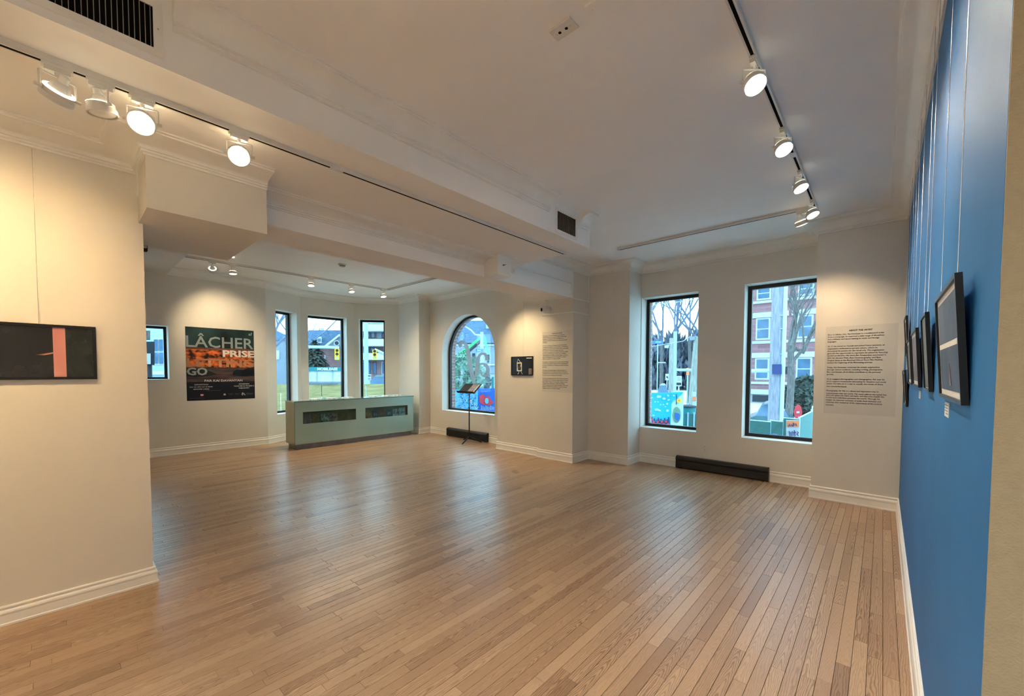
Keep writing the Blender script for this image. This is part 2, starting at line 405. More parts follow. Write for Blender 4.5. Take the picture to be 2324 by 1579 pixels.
# walls
wall_right = struct('wall_right', MB().box(XB, XB+.25, YC, 6.95, -.02, 3.46), 'wall_blue', 'bright blue painted side wall hung with a row of pictures')
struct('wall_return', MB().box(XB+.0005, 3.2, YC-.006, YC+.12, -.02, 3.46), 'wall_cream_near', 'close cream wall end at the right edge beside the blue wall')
op1 = (-2.99, -2.09, .58, 2.72, 0); op2 = (-1.47, -.60, .568, 2.735, 0)
sh = lambda op, x0: (op[0]-x0, op[1]-x0, op[2], op[3], op[4])
wall_open('wall_front', (-3.0, YW), (1, 0), 3.17, (0, 1), 0, .262, -.02, 3.46, [sh(op1, -3.0), sh(op2, -3.0)], 'wall_paint', 'cream wall with the two tall rectangular windows')
wall_open('wall_front_brick', (-3.0, YW), (1, 0), 3.17, (0, 1), .262, .36, -1, 5, [(op1[0]+3.03, op1[1]+2.97, op1[2]-.02, op1[3]+.0, 0), (op2[0]+3.03, op2[1]+2.97, op2[2]-.02, op2[3], 0)], 'brick_reveal', 'outer brick skin around the two tall windows')
window((-3.0, YW), (1, 0), (0, 1), sh(op1, -3.0), 'narrower tall window looking onto bare trees and a painted hoarding')
window((-3.0, YW), (1, 0), (0, 1), sh(op2, -3.0), 'tall window looking onto the red brick building')
struct('wall_pier', MB().box(-.605, XB, YP, YW+.1, -.02, 3.46), 'wall_paint', 'cream pier carrying the English text panel next to the blue wall', 'pier')
struct('wall_pier', MB().box(XBM, -3.0, 6.08, 6.96, -.02, 3.46), 'wall_paint', 'plain cream pier left of the narrower tall window', 'pier')
struct('wall_pier', MB().box(-4.45, XBM, 5.60, 6.96, -.02, 3.46), 'wall_paint', 'cream pier carrying the French text panel', 'pier')
struct('wall_pier', MB().box(-5.51, -4.4495, 5.66, 6.96, -.02, 3.46), 'wall_paint', 'warmly lit cream wall carrying the small black picture', 'pier')
opa = (-7.745, -5.988, .582, 2.765, 1)
wall_open('wall_arch', (-8.2, YA), (1, 0), 2.70, (0, 1), 0, .262, -.02, 3.46, [sh(opa, -8.2)], 'wall_paint', 'cream wall around the arched window')
wall_open('wall_arch_brick', (-8.2, YA), (1, 0), 2.70, (0, 1), .262, .38, -1, 5, [(opa[0]+8.23, opa[1]+8.17, .56, 2.735, 1)], 'brick_reveal', 'outer brick skin around the arched window')
w_arch = window((-8.2, YA), (1, 0), (0, 1), sh(opa, -8.2), 'arched window with frosted letters behind the music stand')
struct('wall_pier', MB().box(-9.06, -8.1995, 5.745, 6.6, -.02, 3.46), 'wall_paint', 'cream corner pier between the bay and the arched window', 'pier')
labs = ['slim bay window nearest the poster', 'middle bay window with the trailer outside', 'bay window nearest the arched window']
wlabs = ['slanted bay wall beside the poster wall', 'middle bay wall behind the glass counter', 'slanted bay wall beside the corner pier']
bops = [(.245, .835, .58, 2.795, 0), (.162, 1.06, .58, 2.795, 0), (.115, .732, .58, 2.795, 0)]
for i in range(3):
    d = (BAY[i+1]-BAY[i]); L = d.length; d.normalize(); n = Vector((-d.y, d.x))
    wall_open('wall_bay', BAY[i], d, L, n, 0, .262, -.02, 3.46, [bops[i]], 'wall_paint', wlabs[i])
    a, b, za, zb, _ = bops[i]
    wall_open('wall_bay_brick', BAY[i]-d*.05, d, L+.10, n, .262, .34, -1, 5, [(a+.02, b+.08, za-.02, zb+.02, 0)], 'brick_reveal', 'outer brick skin of the ' + wlabs[i])
    window(BAY[i], d, n, bops[i], labs[i])
    if i < 2:  # plaster wedge closing the outer corner between two facets
        d2 = (BAY[i+2]-BAY[i+1]).normalized(); n2 = Vector((-d2.y, d2.x)); P = BAY[i+1]
        poly = [(P.x, P.y, -.02), (P.x+n.x*.34, P.y+n.y*.34, -.02), (P.x+n2.x*.34, P.y+n2.y*.34, -.02)]
        struct('wall_bay_corner', MB().prism(poly, (0, 0, 3.48)), 'wall_paint', 'bay corner ' + ('beside the slim bay window' if i == 0 else 'between the two wider bay windows'))
opf = (.50, 1.285, 1.347, 2.285, 0)   # window in the poster wall (Y range)
wall_open('wall_far', (-9.33, -1.25), (0, 1), 4.08, (-1, 0), 0, .262, -.02, 3.46, [(opf[0]+1.25, opf[1]+1.25, opf[2], opf[3], 0)], 'wall_paint', 'far cream wall carrying the big exhibition poster')
wall_open('wall_far_brick', (-9.33, -1.25), (0, 1), 3.9, (-1, 0), .262, .34, -1, 5, [(opf[0]+1.25, opf[1]+1.25, opf[2], opf[3], 0)], 'brick_reveal', 'outer brick skin of the far wall')
window((-9.33, -1.25), (0, 1), (-1, 0), (opf[0]+1.25, opf[1]+1.25, opf[2], opf[3], 0), 'small square window beside the poster', fw=.04)
struct('wall_left', MB().box(XBK, XL, -5.2, YLE, -.02, 2.95), 'wall_paint', 'near cream wall on the left with the wide black picture')
struct('wall_rear', MB().box(-9.6, XBK+.01, -1.45, -1.25, -.02, 3.46), 'wall_paint', 'end wall of the far room hidden behind the left wall')
struct('wall_back', MB().box(XL-.3, 3.2, -5.2, -5.0, -.02, 3.46), 'wall_paint', 'wall of the entrance room behind the viewer')
struct('wall_entry', MB().box(3.0, 3.2, -5.0, YC, -.02, 3.46), 'wall_paint', 'side wall of the entrance room right of the viewer')
# ceilings
struct('ceiling', MB().box(XBM-.02, 3.2, -5.2, 6.96, ZC, ZC+.2), 'ceiling_paint', 'smooth white main ceiling', 'ceiling')
struct('ceiling_far', MB().box(-10.3, XBK+.02, -1.45, 6.7, ZF, ZF+.2), 'ceiling_paint', 'white ceiling of the far bay room', 'ceiling')
struct('ceiling_slab', MB().box(XBM-.01, XS, -5.2, 4.15, ZS, ZC+.05), 'ceiling_paint', 'dropped ceiling slab with the long track light', 'ceiling')
struct('ceiling_beam', MB().box(XBK, XBM, .38, 5.602, 2.688, 3.46), 'ceiling_paint', 'cream beam between the main room and the bay room', 'beam')
struct('ceiling_chase', MB().box(-4.47, -3.402, .384, 1.052, 2.51, ZS).box(-4.47, XBM, .384, 1.052, ZS-.001, 3.46), 'wall_paint', 'boxed duct hanging above the end of the left wall', 'bulkhead')
struct('ceiling_soffit', MB().box(-9.34, -4.46, -1.3, 1.28, 3.19, 3.4).box(-4.48, XBK+.01, -1.3, .39, 2.51, 3.4), 'wall_paint', 'shallow dropped soffit over the dark end of the bay room', 'bulkhead')
struct('ceiling_block', MB().bbox(XBM-.01, -3.50, 3.60, 3.84, 2.688, ZS+.01, .003), 'trim_paint', 'white block capping the cornice on the beam', 'block')

# crown mouldings
def crown(d, h):
    k = .022
    P = [(0, 0), (d, 0), (d, -.010), (d*.93, -.012), (d*.92, -.020), (d*.86, -.024)]
    a0 = (d*.86, -.024); a1 = (.030, -h+.036)
    for i in range(1, 8):
        t = i/7*math.pi/2
        P.append((a1[0]+(a0[0]-a1[0])*(1-math.sin(t)), a0[1]+(a1[1]-a0[1])*(1-math.cos(t))))
    P += [(.030, -h+.030), (.022, -h+.028), (.022, -h+.016), (.012, -h+.012), (.012, -h), (0, -h)]
    return P
CM = crown(.15, .14); CSL = crown(.19, .098); CF = crown(.15, .128)
def trim(name, mb, label, cat='cornice', mat='trim_paint', smooth=True): return struct(name, mb, mat, label, cat, smooth)
trim('trim_1', MB().sweep([(XB, YC), (XB, YP), (-.605, YP), (-.605, YW), (-3.0, YW), (-3.0, 6.08), (XBM, 6.08), (XBM, 4.151)], CM, ZC), 'white cornice running from the blue wall over the windows to the beam')
trim('trim_2', MB().sweep([(XS, 3.36), (XS, .40)], CM, ZC), 'long white cornice along the face of the dropped slab')
trim('trim_3', MB().sweep([(XS, 4.09), (XS, 3.92)], CM, ZC), 'short stub of white cornice past the small vent')
trim('trim_4', MB().sweep([(XBM, 3.60), (XBM, 1.052)], CSL, ZS), 'white cornice along the beam under the dropped slab')
trim('trim_5', MB().sweep([(XBM, 4.145), (XBM, 3.84)], CSL, ZS), 'short white cornice piece right of the block on the beam')
trim('trim_6', MB().sweep([(-3.402, 1.052), (-3.402, .384), (XL, .384), (XL, -5.0)], CSL, ZS), 'white cornice over the left wall turning around the boxed duct')
trim('trim_7', MB().sweep([(XBK, 1.06), (XBK, 5.66), (-5.51, 5.66), (-5.51, YA), (-8.2, YA), (-8.2, 5.745), BAY[3], BAY[2], BAY[1], BAY[0], (-9.33, 1.281)], CF, ZF), 'white cornice around the bay room ceiling')
rail = [(0, -.012), (.016, -.012), (.022, -.004), (.022, .004), (.016, .012), (0, .012)]
trim('trim_8', MB().sweep([(XBM, 6.08), (XBM, 5.60), (-4.36, 5.60)], rail, 2.467), 'lower thin picture rail wrapping the French text pier', 'rail')
trim('trim_9', MB().sweep([(XBM, 6.08), (XBM, 5.60), (-4.20, 5.60)], rail, 2.684), 'upper thin picture rail just under the beam', 'rail')
race = MB().box(XBM-.001, XBM+.020, 4.16, 5.54, 2.915, 2.945).box(XBM-.001, XBM+.016, 5.535, 5.555, 2.70, 2.93)
trim('trim_10', race, 'white cable raceway along the beam face', 'raceway', smooth=False)
trim('trim_11', MB().box(XBM-.001, XBM+.014, 6.045, 6.065, 2.70, 3.115), 'thin white cable cover in the corner above the picture rail', 'raceway', smooth=False)
# baseboards
def bbp(h, t=.022): return [(0, 0), (t, 0), (t, h*.10), (t*.82, h*.14), (t*.74, h*.55), (t*.80, h*.58), (t*.84, h*.66), (t*.70, h*.74), (t*.42, h*.80), (t*.42, h*.86), (t*.55, h*.90), (t*.52, h*.96), (t*.3, h), (0, h)]
BP = bbp(.148); BPL = bbp(.113, .026)
base = lambda n, pth, p, lab: trim(n, MB().sweep(pth, p, .0003), lab, 'baseboard', smooth=False)
base('baseboard_right', [(XB, YC), (XB, YP), (-.605, YP), (-.605, YW), (-1.112, YW)], BP, 'cream baseboard along the blue wall and its pier')
base('baseboard_front', [(-2.372, YW), (-3.0, YW), (-3.0, 6.08), (XBM, 6.08), (XBM, 5.60), (-4.45, 5.60), (-4.45, 5.66), (-5.51, 5.66), (-5.51, YA), (-6.155, YA)], BP, 'cream baseboard stepping around the piers between the heaters')
base('baseboard_far', [(-7.51, YA), (-8.2, YA), (-8.2, 5.745), BAY[3], BAY[2], BAY[1], BAY[0], (-9.33, -1.24)], BP, 'cream baseboard around the bay and the poster wall')
base('baseboard_left', [(XBK, -1.24), (XBK, YLE), (XL, YLE), (XL, -5.0)][::1], BPL, 'cream baseboard along the near left wall')

# ------------------------------------------------------------------ oak planks
rnd = random.Random(7)
PW = .0605
planks = []
def lay(x0, x1, y0, y1):
    x = x1
    while x > x0:
        xa = max(x-PW, x0); y = y0 - rnd.uniform(0, .9)
        while y < y1:
            l = rnd.choice((.3, .42, .55, .7, .85, 1.0, 1.2, 1.5)) * rnd.uniform(.85, 1.15)
            ya, yb = max(y, y0), min(y+l, y1)
            if yb - ya > .03: planks.append((xa, x, ya, yb, rnd.random(), rnd.random(), rnd.uniform(-.0002, .0002)))
            y += l
        x = xa
lay(-9.74, XB-.003, -1.2, 6.52)
lay(XL-.02, 2.98, -4.98, -1.2); lay(XB, 2.98, -1.2, YC-.012)
def plank_area(p):
    tot = 0
    for i in range(3):
        for j in range(9):
            x = p[0]+(p[1]-p[0])*(i+.5)/3; y = p[2]+(p[3]-p[2])*(j+.5)/9
            if x < XL and y < YLE*x/XL + .02 and y*XL/x < YLE: continue
            q = proj((x, y, 0))
            if q and 0 <= q[0] <= 2324 and 0 <= q[1] <= 1579:
                dd = (Vector((x, y, 0))-EYE); tot += (p[1]-p[0])*(p[3]-p[2])/27 * 1.5/dd.length**3
    return tot
def plank_geo(p):
    x0, x1, y0, y1, r1, r2, dz = p; g = .0007; c = .0011
    x0 += g; x1 -= g; y0 += g*.7; y1 -= g*.7
    V = []
    for (k, z) in ((0, -.013), (0, -.0014+dz), (c, dz)):
        V += [(x0+k, y0+k, z), (x1-k, y0+k, z), (x1-k, y1-k, z), (x0+k, y1-k, z)]
    F = [(8, 9, 10, 11)] + [(l*4+i, l*4+(i+1) % 4, l*4+4+(i+1) % 4, l*4+4+i) for l in range(2) for i in range(4)]
    return V, F, [((x0+x1)/2, r1, r2)]*12
def plank_mesh(name, V, F, A):
    me = bpy.data.meshes.new(name); me.from_pydata(V, [], F)
    at = me.attributes.new('pk', 'FLOAT_VECTOR', 'POINT'); at.data.foreach_set('vector', [c for a in A for c in a])
    me.materials.append(M['oak_floor'])
    o = bpy.data.objects.new(name, me); COL.objects.link(o); o.parent = FLOOR
    return o
planks.sort(key=plank_area, reverse=True)
for p in planks[:300]: plank_mesh('plank', *plank_geo(p))
V, F, A = [], [], []
for p in planks[300:]:
    v, f, a = plank_geo(p); b = len(V); V += v; F += [tuple(b+i for i in q) for q in f]; A += a
tag(plank_mesh('plank_field', V, F, A), kind='stuff')

# ------------------------------------------------------------------ track lights
def track(name, a, b, z, label, conn=(), caps=(True, True)):
    """rail from a to b (2D, axis aligned), underside at z"""
    a, b = Vector(a), Vector(b); d = (b-a); L = d.length; d.normalize(); n = Vector((-d.y, d.x))
    T = lambda s, t, h: Vector((a.x+d.x*s+n.x*t, a.y+d.y*s+n.y*t, z+h))
    root = thing(name, label, 'track', T(L/2, 0, .03))
    def bar(mb, s0, s1, t0, t1, h0, h1): mb.hexa([T(s0,t0,h0),T(s1,t0,h0),T(s1,t1,h0),T(s0,t1,h0)], [T(s0,t0,h1),T(s1,t0,h1),T(s1,t1,h1),T(s0,t1,h1)])
    r = MB(); bar(r, 0, L, -.018, .018, .012, .0295); bar(r, 0, L, -.018, -.008, 0, .012); bar(r, 0, L, .008, .018, 0, .012)
    r.build('rail', 'white_metal', root)
    s = MB(); bar(s, .02, L-.02, -.0079, .0079, -.0006, .0118); s.build('slot', 'void_black', root)
    for c in conn:
        q = MB(); bar(q, c-.045, c+.045, -.019, .019, -.002, .020); q.build('connector', 'white_metal', root)
    for k, s0 in ((caps[0], -.012), (caps[1], L-.014)):
        if k:
            q = MB(); bar(q, s0, s0+.026, -.0195, .0195, -.0015, .029); q.build('end_cap', 'white_metal', root)
    return root
XT1, ZT1 = -2.845, ZS-.03
XT2, ZT2 = -.572, ZC-.03
XT3, ZT3 = -8.12, ZF-.03
track('track_rail', (XT1, -4.8), (XT1, 4.06), ZT1, 'long white lighting track under the dropped slab', conn=(6.12,))
track('track_rail', (XT2, -3.6), (XT2, 5.335), ZT2, 'white lighting track running beside the blue wall', conn=(7.55,))
track('track_rail', (XT2-.025, 5.36), (-2.82, 5.36), ZT2, 'white lighting track crossing in front of the tall windows')
track('track_rail', (XT3, 1.30), (XT3, 4.84), ZT3, 'white lighting track in the bay room parallel to the poster')
track('track_rail', (XT3+.025, 4.865), (-4.55, 4.865), ZT3, 'white lighting track crossing the bay room towards the beam')

emis('ring_glow', (1, .86, .62, 1), 3.5)
def track_lamp(x, y, z, axis, target, label, group, on=True, power=40, col=(1, .76, .48), size=64, glow='lamp_glow', r=.052, blend=.75, drop=.10, key='N', spill=0):
    root = thing('track_spotlight', label, 'spotlight', (x, y, z), group)
    P = Vector((x, y, z)); e = Vector((1, 0, 0)) if axis == 'x' else Vector((0, 1, 0)); t = Vector((e.y, e.x, 0))
    dz = Vector((0, 0, 1))
    mb = MB(); c = P-dz*.012
    for (h0, h1, l, w) in ((-.004, .012, .05, .016), (-.022, -.004, .042, .013)):
        mb.hexa([c+e*a*l+t*b*w+dz*h0 for a, b in ((-1,-1),(1,-1),(1,1),(-1,1))], [c+e*a*l+t*b*w+dz*h1 for a, b in ((-1,-1),(1,-1),(1,1),(-1,1))])
    mb.build('adapter', 'white_plastic', root)
    H = P-dz*(.022+drop); D = (Vector(target)-H).normalized()
    MB().cyl(P-dz*.03, P-dz*.052, .011, .009, 12).build('swivel', 'white_metal', root, True)
    hz = D.cross(dz); hz = hz.normalized() if hz.length > .05 else t
    yk = MB(); top = P-dz*.052; R1 = r+.010
    yk.tube([top-hz*R1, top+hz*R1], .0045, 6)
    for sgn in (-1, 1): yk.tube([top+hz*sgn*R1, H+hz*sgn*R1], .0045, 6)
    yk.build('yoke', 'white_metal', root)
    for sgn in (-1, 1):
        MB().cyl(H+hz*sgn*(r+.004), H+hz*sgn*(R1+.016), .008, .008, 10).build('pivot_knob', 'white_plastic', root, True)
    MB().lathe(H, D, [(-.012, r+.004), (-.012, r+.0005), (.012, r+.0005), (.030, r+.002), (.030, r+.007), (.024, r+.008), (.006, r+.006)], 24).build('ring_holder', 'white_metal', root, True)
    bb = MB().lathe(H, D, [(-.085, .012), (-.080, .018), (-.055, .019), (-.050, .024), (-.030, .034), (-.010, r-.006), (.004, r-.001), (.022, r-.001)], 24).build('bulb', 'bulb_glass', root, True)
    MB().lathe(H, D, [(.020, r-.0005), (.026, r-.003), (.031, r*.75), (.034, r*.45), (.035, .004)], 24).build('lens', glow if on else 'bulb_glass', root, True)
    MB().lathe(H, D, [(-.0195, r-.004), (-.0165, r+.0015), (-.0135, r+.0025), (-.0125, r-.002)], 24).build('glow_ring', 'ring_glow', root, True)
    if on and power:
        ld = bpy.data.lights.new(key, 'SPOT'); ld.energy = power; ld.color = col; ld.spot_size = R(size); ld.spot_blend = blend; ld.shadow_soft_size = .045
        lo = bpy.data.objects.new('spot_beam', ld); COL.objects.link(lo); lo.parent = root; lo.matrix_parent_inverse = Matrix.Translation(-P)
        q = D.to_track_quat('-Z', 'Y'); lo.rotation_euler = q.to_euler(); lo.location = H+D*.050
    if spill:   # light leaking out of the back of the gimbal ring
        ld = bpy.data.lights.new('SPILL', 'POINT'); ld.energy = spill; ld.color = col; ld.shadow_soft_size = .03
        lo = bpy.data.objects.new('spill_glow', ld); COL.objects.link(lo); lo.parent = root; lo.matrix_parent_inverse = Matrix.Translation(-P); lo.location = H-D*.045+Vector((0, 0, .028))
    return root
G1 = 'spotlights on the long track under the slab'; G2 = 'spotlights beside the blue wall'; G3 = 'spotlights in the bay room'
WARM = (1, .74, .42); SOFT = (1, .82, .58); NEUT = (1, .90, .78)
track_lamp(XT1, .025, ZT1, 'y', (-3.8, -.40, 1.65), 'white spotlight tilted at the left wall, first lamp on the long track', G1, key='L0', spill=0, power=55, col=(1, .66, .31), size=120, blend=1)
track_lamp(XT1, .165, ZT1, 'y', (-3.0, .6, 0), 'unlit white gimbal spotlight between two lit lamps on the long track', G1, on=False)
track_lamp(XT1, .315, ZT1, 'y', (-.7, -.5, 1.0), 'glowing spotlight near the corner of the boxed duct', G1, key='L1', spill=1.0, power=46, col=WARM, size=150, blend=1)
track_lamp(XT1, .740, ZT1, 'y', (-.4, -.1, .8), 'glowing spotlight on the long track in front of the duct end', G1, key='L1', spill=1.0, power=46, col=WARM, size=150, blend=1)
for i, (y, lab) in enumerate(((2.62, 'nearest glowing spotlight beside the blue wall'), (3.50, 'second glowing spotlight beside the blue wall'), (4.32, 'third glowing spotlight beside the blue wall'), (5.12, 'glowing spotlight at the corner of the crossing tracks'))):
    tgt = (XB, (1.85, 2.75, 3.9, 4.75)[i], 1.35)
    track_lamp(XT2, y, ZT2, 'y', tgt, lab, G2, key='T2', power=57, col=(1, .86, .68), size=110, glow='lamp_glow_cool', blend=1)
track_lamp(-.69, 5.36, ZT2, 'x', (-.15, 6.02, .9), 'glowing spotlight on the crossing track aimed at the English text', G2, key='EN', power=100, col=(1, .74, .44), size=84, glow='lamp_glow_cool', blend=1)
for i, (y, lab, tg, pw, sz) in enumerate(((3.25, 'bay room spotlight above the left end of the counter', (-7.6, 3.0, 0), 100, 150), (4.05, 'bay room spotlight above the middle of the counter', (-7.4, 4.1, 0), 100, 150), (4.77, 'bay room spotlight at the corner of its track', (-7.3, 4.9, 0), 100, 150),
        (1.70, 'bright bay room spotlight tilted at the poster', (-9.33, 2.05, 2.25), 94, 70), (1.98, 'dim bay room spotlight right of the one lighting the poster', (-8.0, 2.2, 0), 36, 120))):
    track_lamp(XT3, y, ZT3, 'y', tg, lab, G3, key='POS' if sz == 70 else 'BAY', power=pw, col=(1, .78, .48), size=sz, glow='lamp_glow_cool', blend=1)
track_lamp(-4.98, 4.865, ZT3, 'x', (-4.5, 5.66, .55), 'spotlight behind the beam lighting the small black picture', G3, key='FR', power=165, col=(1, .74, .40), size=86, blend=1)
# tracks go on out of view; spotlights added there as unseen fill light
COOL = (.90, 1, 1.0)
for y, tg, lab, pw, cl in ((-.75, (-3.8, -1.3, 1.7), 'just outside the picture on the left', 110, (1, .72, .38)), (-2.4, (-.5, -2.6, 0), 'over the entrance room', 520, COOL)):
    track_lamp(XT1, y, ZT1, 'y', tg, 'added unseen fill spotlight on the long track ' + lab, G1, key='N1' if y > -1 else 'N2', power=pw, col=cl, size=150, blend=1)
for y, tg, lab, pw, cl in ((1.75, (-1.6, 3.0, 0), 'above the top edge of the picture', 135, (1, .76, .54)), (-1.2, (1.0, -1.4, 0), 'just behind the viewer', 520, COOL)):
    track_lamp(XT2, y, ZT2, 'y', tg, 'added unseen fill spotlight beside the blue wall ' + lab, G2, key='N3' if y > 1 else 'N2', power=pw, col=cl, size=150, blend=1)

# ------------------------------------------------------------------ ceiling fittings
def vent(name, x, y0, y1, z0, z1, label, nb, fw):
    v = thing(name, label, 'vent', (x, (y0+y1)/2, z0))
    f = MB().box(x-.001, x+.008, y0, y1, z0, z0+fw).box(x-.001, x+.008, y0, y1, z1-fw, z1).box(x-.001, x+.008, y0, y0+fw, z0+fw, z1-fw).box(x-.001, x+.008, y1-fw, y1, z0+fw, z1-fw)
    f.build('grille_frame', 'trim_paint', v)
    MB().box(x-.0005, x+.0015, y0+fw, y1-fw, z0+fw, z1-fw).build('duct_opening', 'void_black', v)
    for i in range(nb):
        y = y0+fw+(y1-y0-2*fw)*(i+.5)/nb
        MB().box(x+.002, x+.007, y-.0012, y+.0012, z0+fw, z1-fw).build('bar', 'grille_metal', v)
    for y in (y0+fw/2, y1-fw/2): MB().lathe((x+.008, y, (z0+z1)/2), (1, 0, 0), [(0, .004), (.0015, .004), (.002, .002)], 10).build('screw', 'steel', v)
vent('return_air_grille', XS, -.26, .362, 2.962, 3.215, 'large dark air grille on the slab face at the top left', 30, .034)
vent('air_grille', XS, 3.47, 3.875, 2.952, 3.20, 'small air grille near the end of the slab', 14, .03)
pl = thing('ceiling_box_plate', 'white ceiling plate with two dark knockout holes', 'plate', (-1.255, 1.77, ZC))
MB().bbox(-1.322, -1.19, 1.728, 1.812, ZC-.012, ZC+.001, .003).build('plate', 'white_plastic', pl)
for x in (-1.278, -1.238): MB().cyl((x, 1.77, ZC-.0125), (x, 1.77, ZC-.011), .0085, .0085, 14).build('hole', 'void_black', pl)
for x in (-1.298, -1.214): MB().cyl((x, 1.77, ZC-.0130), (x, 1.77, ZC-.011), .003, .003, 10).build('screw', 'steel', pl)
p2 = thing('ceiling_cover_plate', 'blank painted ceiling plate at the top edge', 'plate', (-1.04, 1.765, ZC))
MB().bbox(-1.105, -.975, 1.728, 1.803, ZC-.014, ZC+.001, .003).build('plate', 'ceiling_paint', p2)
for x in (-1.082, -.998): MB().cyl((x, 1.765, ZC-.0150), (x, 1.765, ZC-.013), .003, .003, 10).build('screw', 'white_plastic', p2)
sd = thing('smoke_detector', 'small round smoke detector on the bay room ceiling', 'detector', (-6.81, 3.24, ZF))
MB().lathe((-6.81, 3.24, ZF), (0, 0, -1), [(0, .068), (.012, .068), (.020, .060)], 24).build('base', 'white_plastic', sd, True)
MB().lathe((-6.81, 3.24, ZF-.02), (0, 0, -1), [(0, .050), (.018, .044), (.026, .022)], 24).build('sensor_cap', 'grille_metal', sd, True)
dl = thing('ceiling_led', 'tiny glowing light on the bay room ceiling by the duct', 'light', (-7.63, 1.87, ZF))
MB().lathe((-7.63, 1.87, ZF), (0, 0, -1), [(0, .030), (.006, .030), (.010, .020)], 16).build('bezel', 'white_plastic', dl, True)
MB().lathe((-7.63, 1.87, ZF-.010), (0, 0, -1), [(0, .019), (.012, .015), (.018, .004)], 16).build('diode', 'lamp_glow_cool', dl, True)
MB_h = MB().lathe((-3.499, 3.695, 2.81), (1, 0, 0), [(0, .008), (.006, .008), (.007, .004), (.02, .004)], 12).tube([(-3.48, 3.695, 2.81), (-3.470, 3.695, 2.806), (-3.466, 3.70, 2.812), (-3.472, 3.71, 2.822)], .0035, 8)
hk = tag(MB_h.build('wall_hook', 'black_metal', None, True), 'small dark hook on the white block of the beam', 'hook')
sc = thing('security_camera', 'white bullet security camera hanging under the beam', 'camera', (-4.19, 5.47, 2.688))
MB().lathe((-4.19, 5.47, 2.688), (0, 0, -1), [(0, .028), (.008, .028), (.011, .012)], 16).build('mount', 'white_plastic', sc, True)
MB().cyl((-4.19, 5.47, 2.68), (-4.19, 5.47, 2.575), .007, .007, 10).build('stem', 'white_plastic', sc, True)
dcam = Vector((-.35, -.9, -.05)).normalized()
hb = MB().lathe(Vector((-4.19, 5.49, 2.535)), dcam, [(-.07, .024), (-.058, .050), (.0, .058), (.044, .054), (.056, .043), (.105, .039)], 20).build('housing', 'white_plastic', sc, True)
MB().lathe(Vector((-4.19, 5.49, 2.535)), dcam, [(.1055, .030), (.108, .028), (.110, .012)], 16).build('camera_lens', 'void_black', sc, True)
dv = thing('wall_sensor', 'small dark sensor peeking out behind the edge of the left wall', 'sensor', (-4.45, .485, 2.51))
MB().bbox(-4.468, -4.432, .466, .497, 2.462, 2.5105, .005).build('sensor_body', 'black_metal', dv)
MB().lathe((-4.4318, .482, 2.498), (1, 0, 0), [(-.002, .012), (.002, .012), (.006, .007)], 14).build('sensor_eye', 'steel', dv, True)

# ------------------------------------------------------------------ pictures
noise_mat('print_blue', lin(58, 66, 84), lin(92, 96, 108), scale=5, rough=.5, detail=6)
noise_mat('print_blue2', lin(46, 54, 70), lin(72, 80, 96), scale=7, rough=.5, detail=6)
noise_mat('print_mauve', lin(96, 84, 92), lin(130, 112, 112), scale=6, rough=.5)
noise_mat('print_olive', lin(88, 86, 74), lin(118, 112, 96), scale=6, rough=.5)
noise_mat('print_dark', (.004, .004, .005), (.016, .014, .015), scale=9, rough=.25, detail=6)
noise_mat('print_green', lin(26, 30, 26), lin(36, 40, 34), scale=9, rough=.25)
noise_mat('print_pink', lin(196, 128, 124), lin(232, 170, 160), scale=3, rough=.3, stretch=(1, 1, .3))
noise_mat('print_skin', lin(120, 80, 66), lin(170, 120, 100), scale=20, rough=.4)
noise_mat('frame_wood', lin(70, 74, 78), lin(100, 104, 106), scale=40, rough=.35)
def framed(name, label, B, ex, up, nrm, w, h, fw, th, parts, group=None, frame_mat='black_frame', matw=0, wires=(), wire_top=None, glass=False):
    """picture: B = lower back left corner, ex right, up, nrm out of the wall; parts = [(name, mat, x0, x1, z0, z1)] in 0..1 of the image area"""
    B, ex, up, nrm = Vector(B), Vector(ex).normalized(), Vector(up).normalized(), Vector(nrm).normalized()
    T = lambda a, b, c: B+ex*a+up*b+nrm*c
    root = thing(name, label, 'picture', B+ex*(w/2), group)
    def blk(mb, a0, a1, b0, b1, c0, c1): mb.hexa([T(a0,b0,c0),T(a1,b0,c0),T(a1,b0,c1),T(a0,b0,c1)], [T(a0,b1,c0),T(a1,b1,c0),T(a1,b1,c1),T(a0,b1,c1)])
    f = MB(); blk(f, 0, w, 0, fw, 0, th); blk(f, 0, w, h-fw, h, 0, th); blk(f, 0, fw, fw, h-fw, 0, th); blk(f, w-fw, w, fw, h-fw, 0, th)
    f.build('frame', frame_mat, root)
    bk = MB(); blk(bk, fw, w-fw, fw, h-fw, .001, th*.55); bk.build('mat_board' if matw else 'backing', 'mat_board' if matw else 'print_dark', root)
    g = fw+matw; iw, ih = w-2*g, h-2*g; c = th*.55
    for (pn, pm, x0, x1, z0, z1) in parts:
        q = MB(); blk(q, g+iw*x0, g+iw*x1, g+ih*z0, g+ih*z1, c, c+.0006); c += .0002; q.build(pn, pm, root)
    if glass:
        q = MB(); blk(q, fw, w-fw, fw, h-fw, th*.80, th*.84); q.build('glazing', 'picture_glass', root)
    for wx in wires:
        a = T(w*wx, h-.02, th*.3); MB().cyl(a, Vector((a.x, a.y, wire_top)), .0012, .0012, 6).build('hanging_wire', 'wire_steel', root)
    return root, T
tilt = Vector((-.0627, 0, 1)).normalized()
def blue_pic(y0, y1, z0, h, label, parts, off=0.0, matw=.022, wires=(.12, .88)):
    nrm = Vector((-1, 0, -.0627)).normalized()
    return framed('framed_photograph', label, (XB-.0015-off, y1, z0), (0, -1, 0), tilt, nrm, y1-y0, h, .011, .0145, parts, 'photographs on the blue wall', 'frame_wood' if False else 'black_frame', matw, wires, ZC-.15)
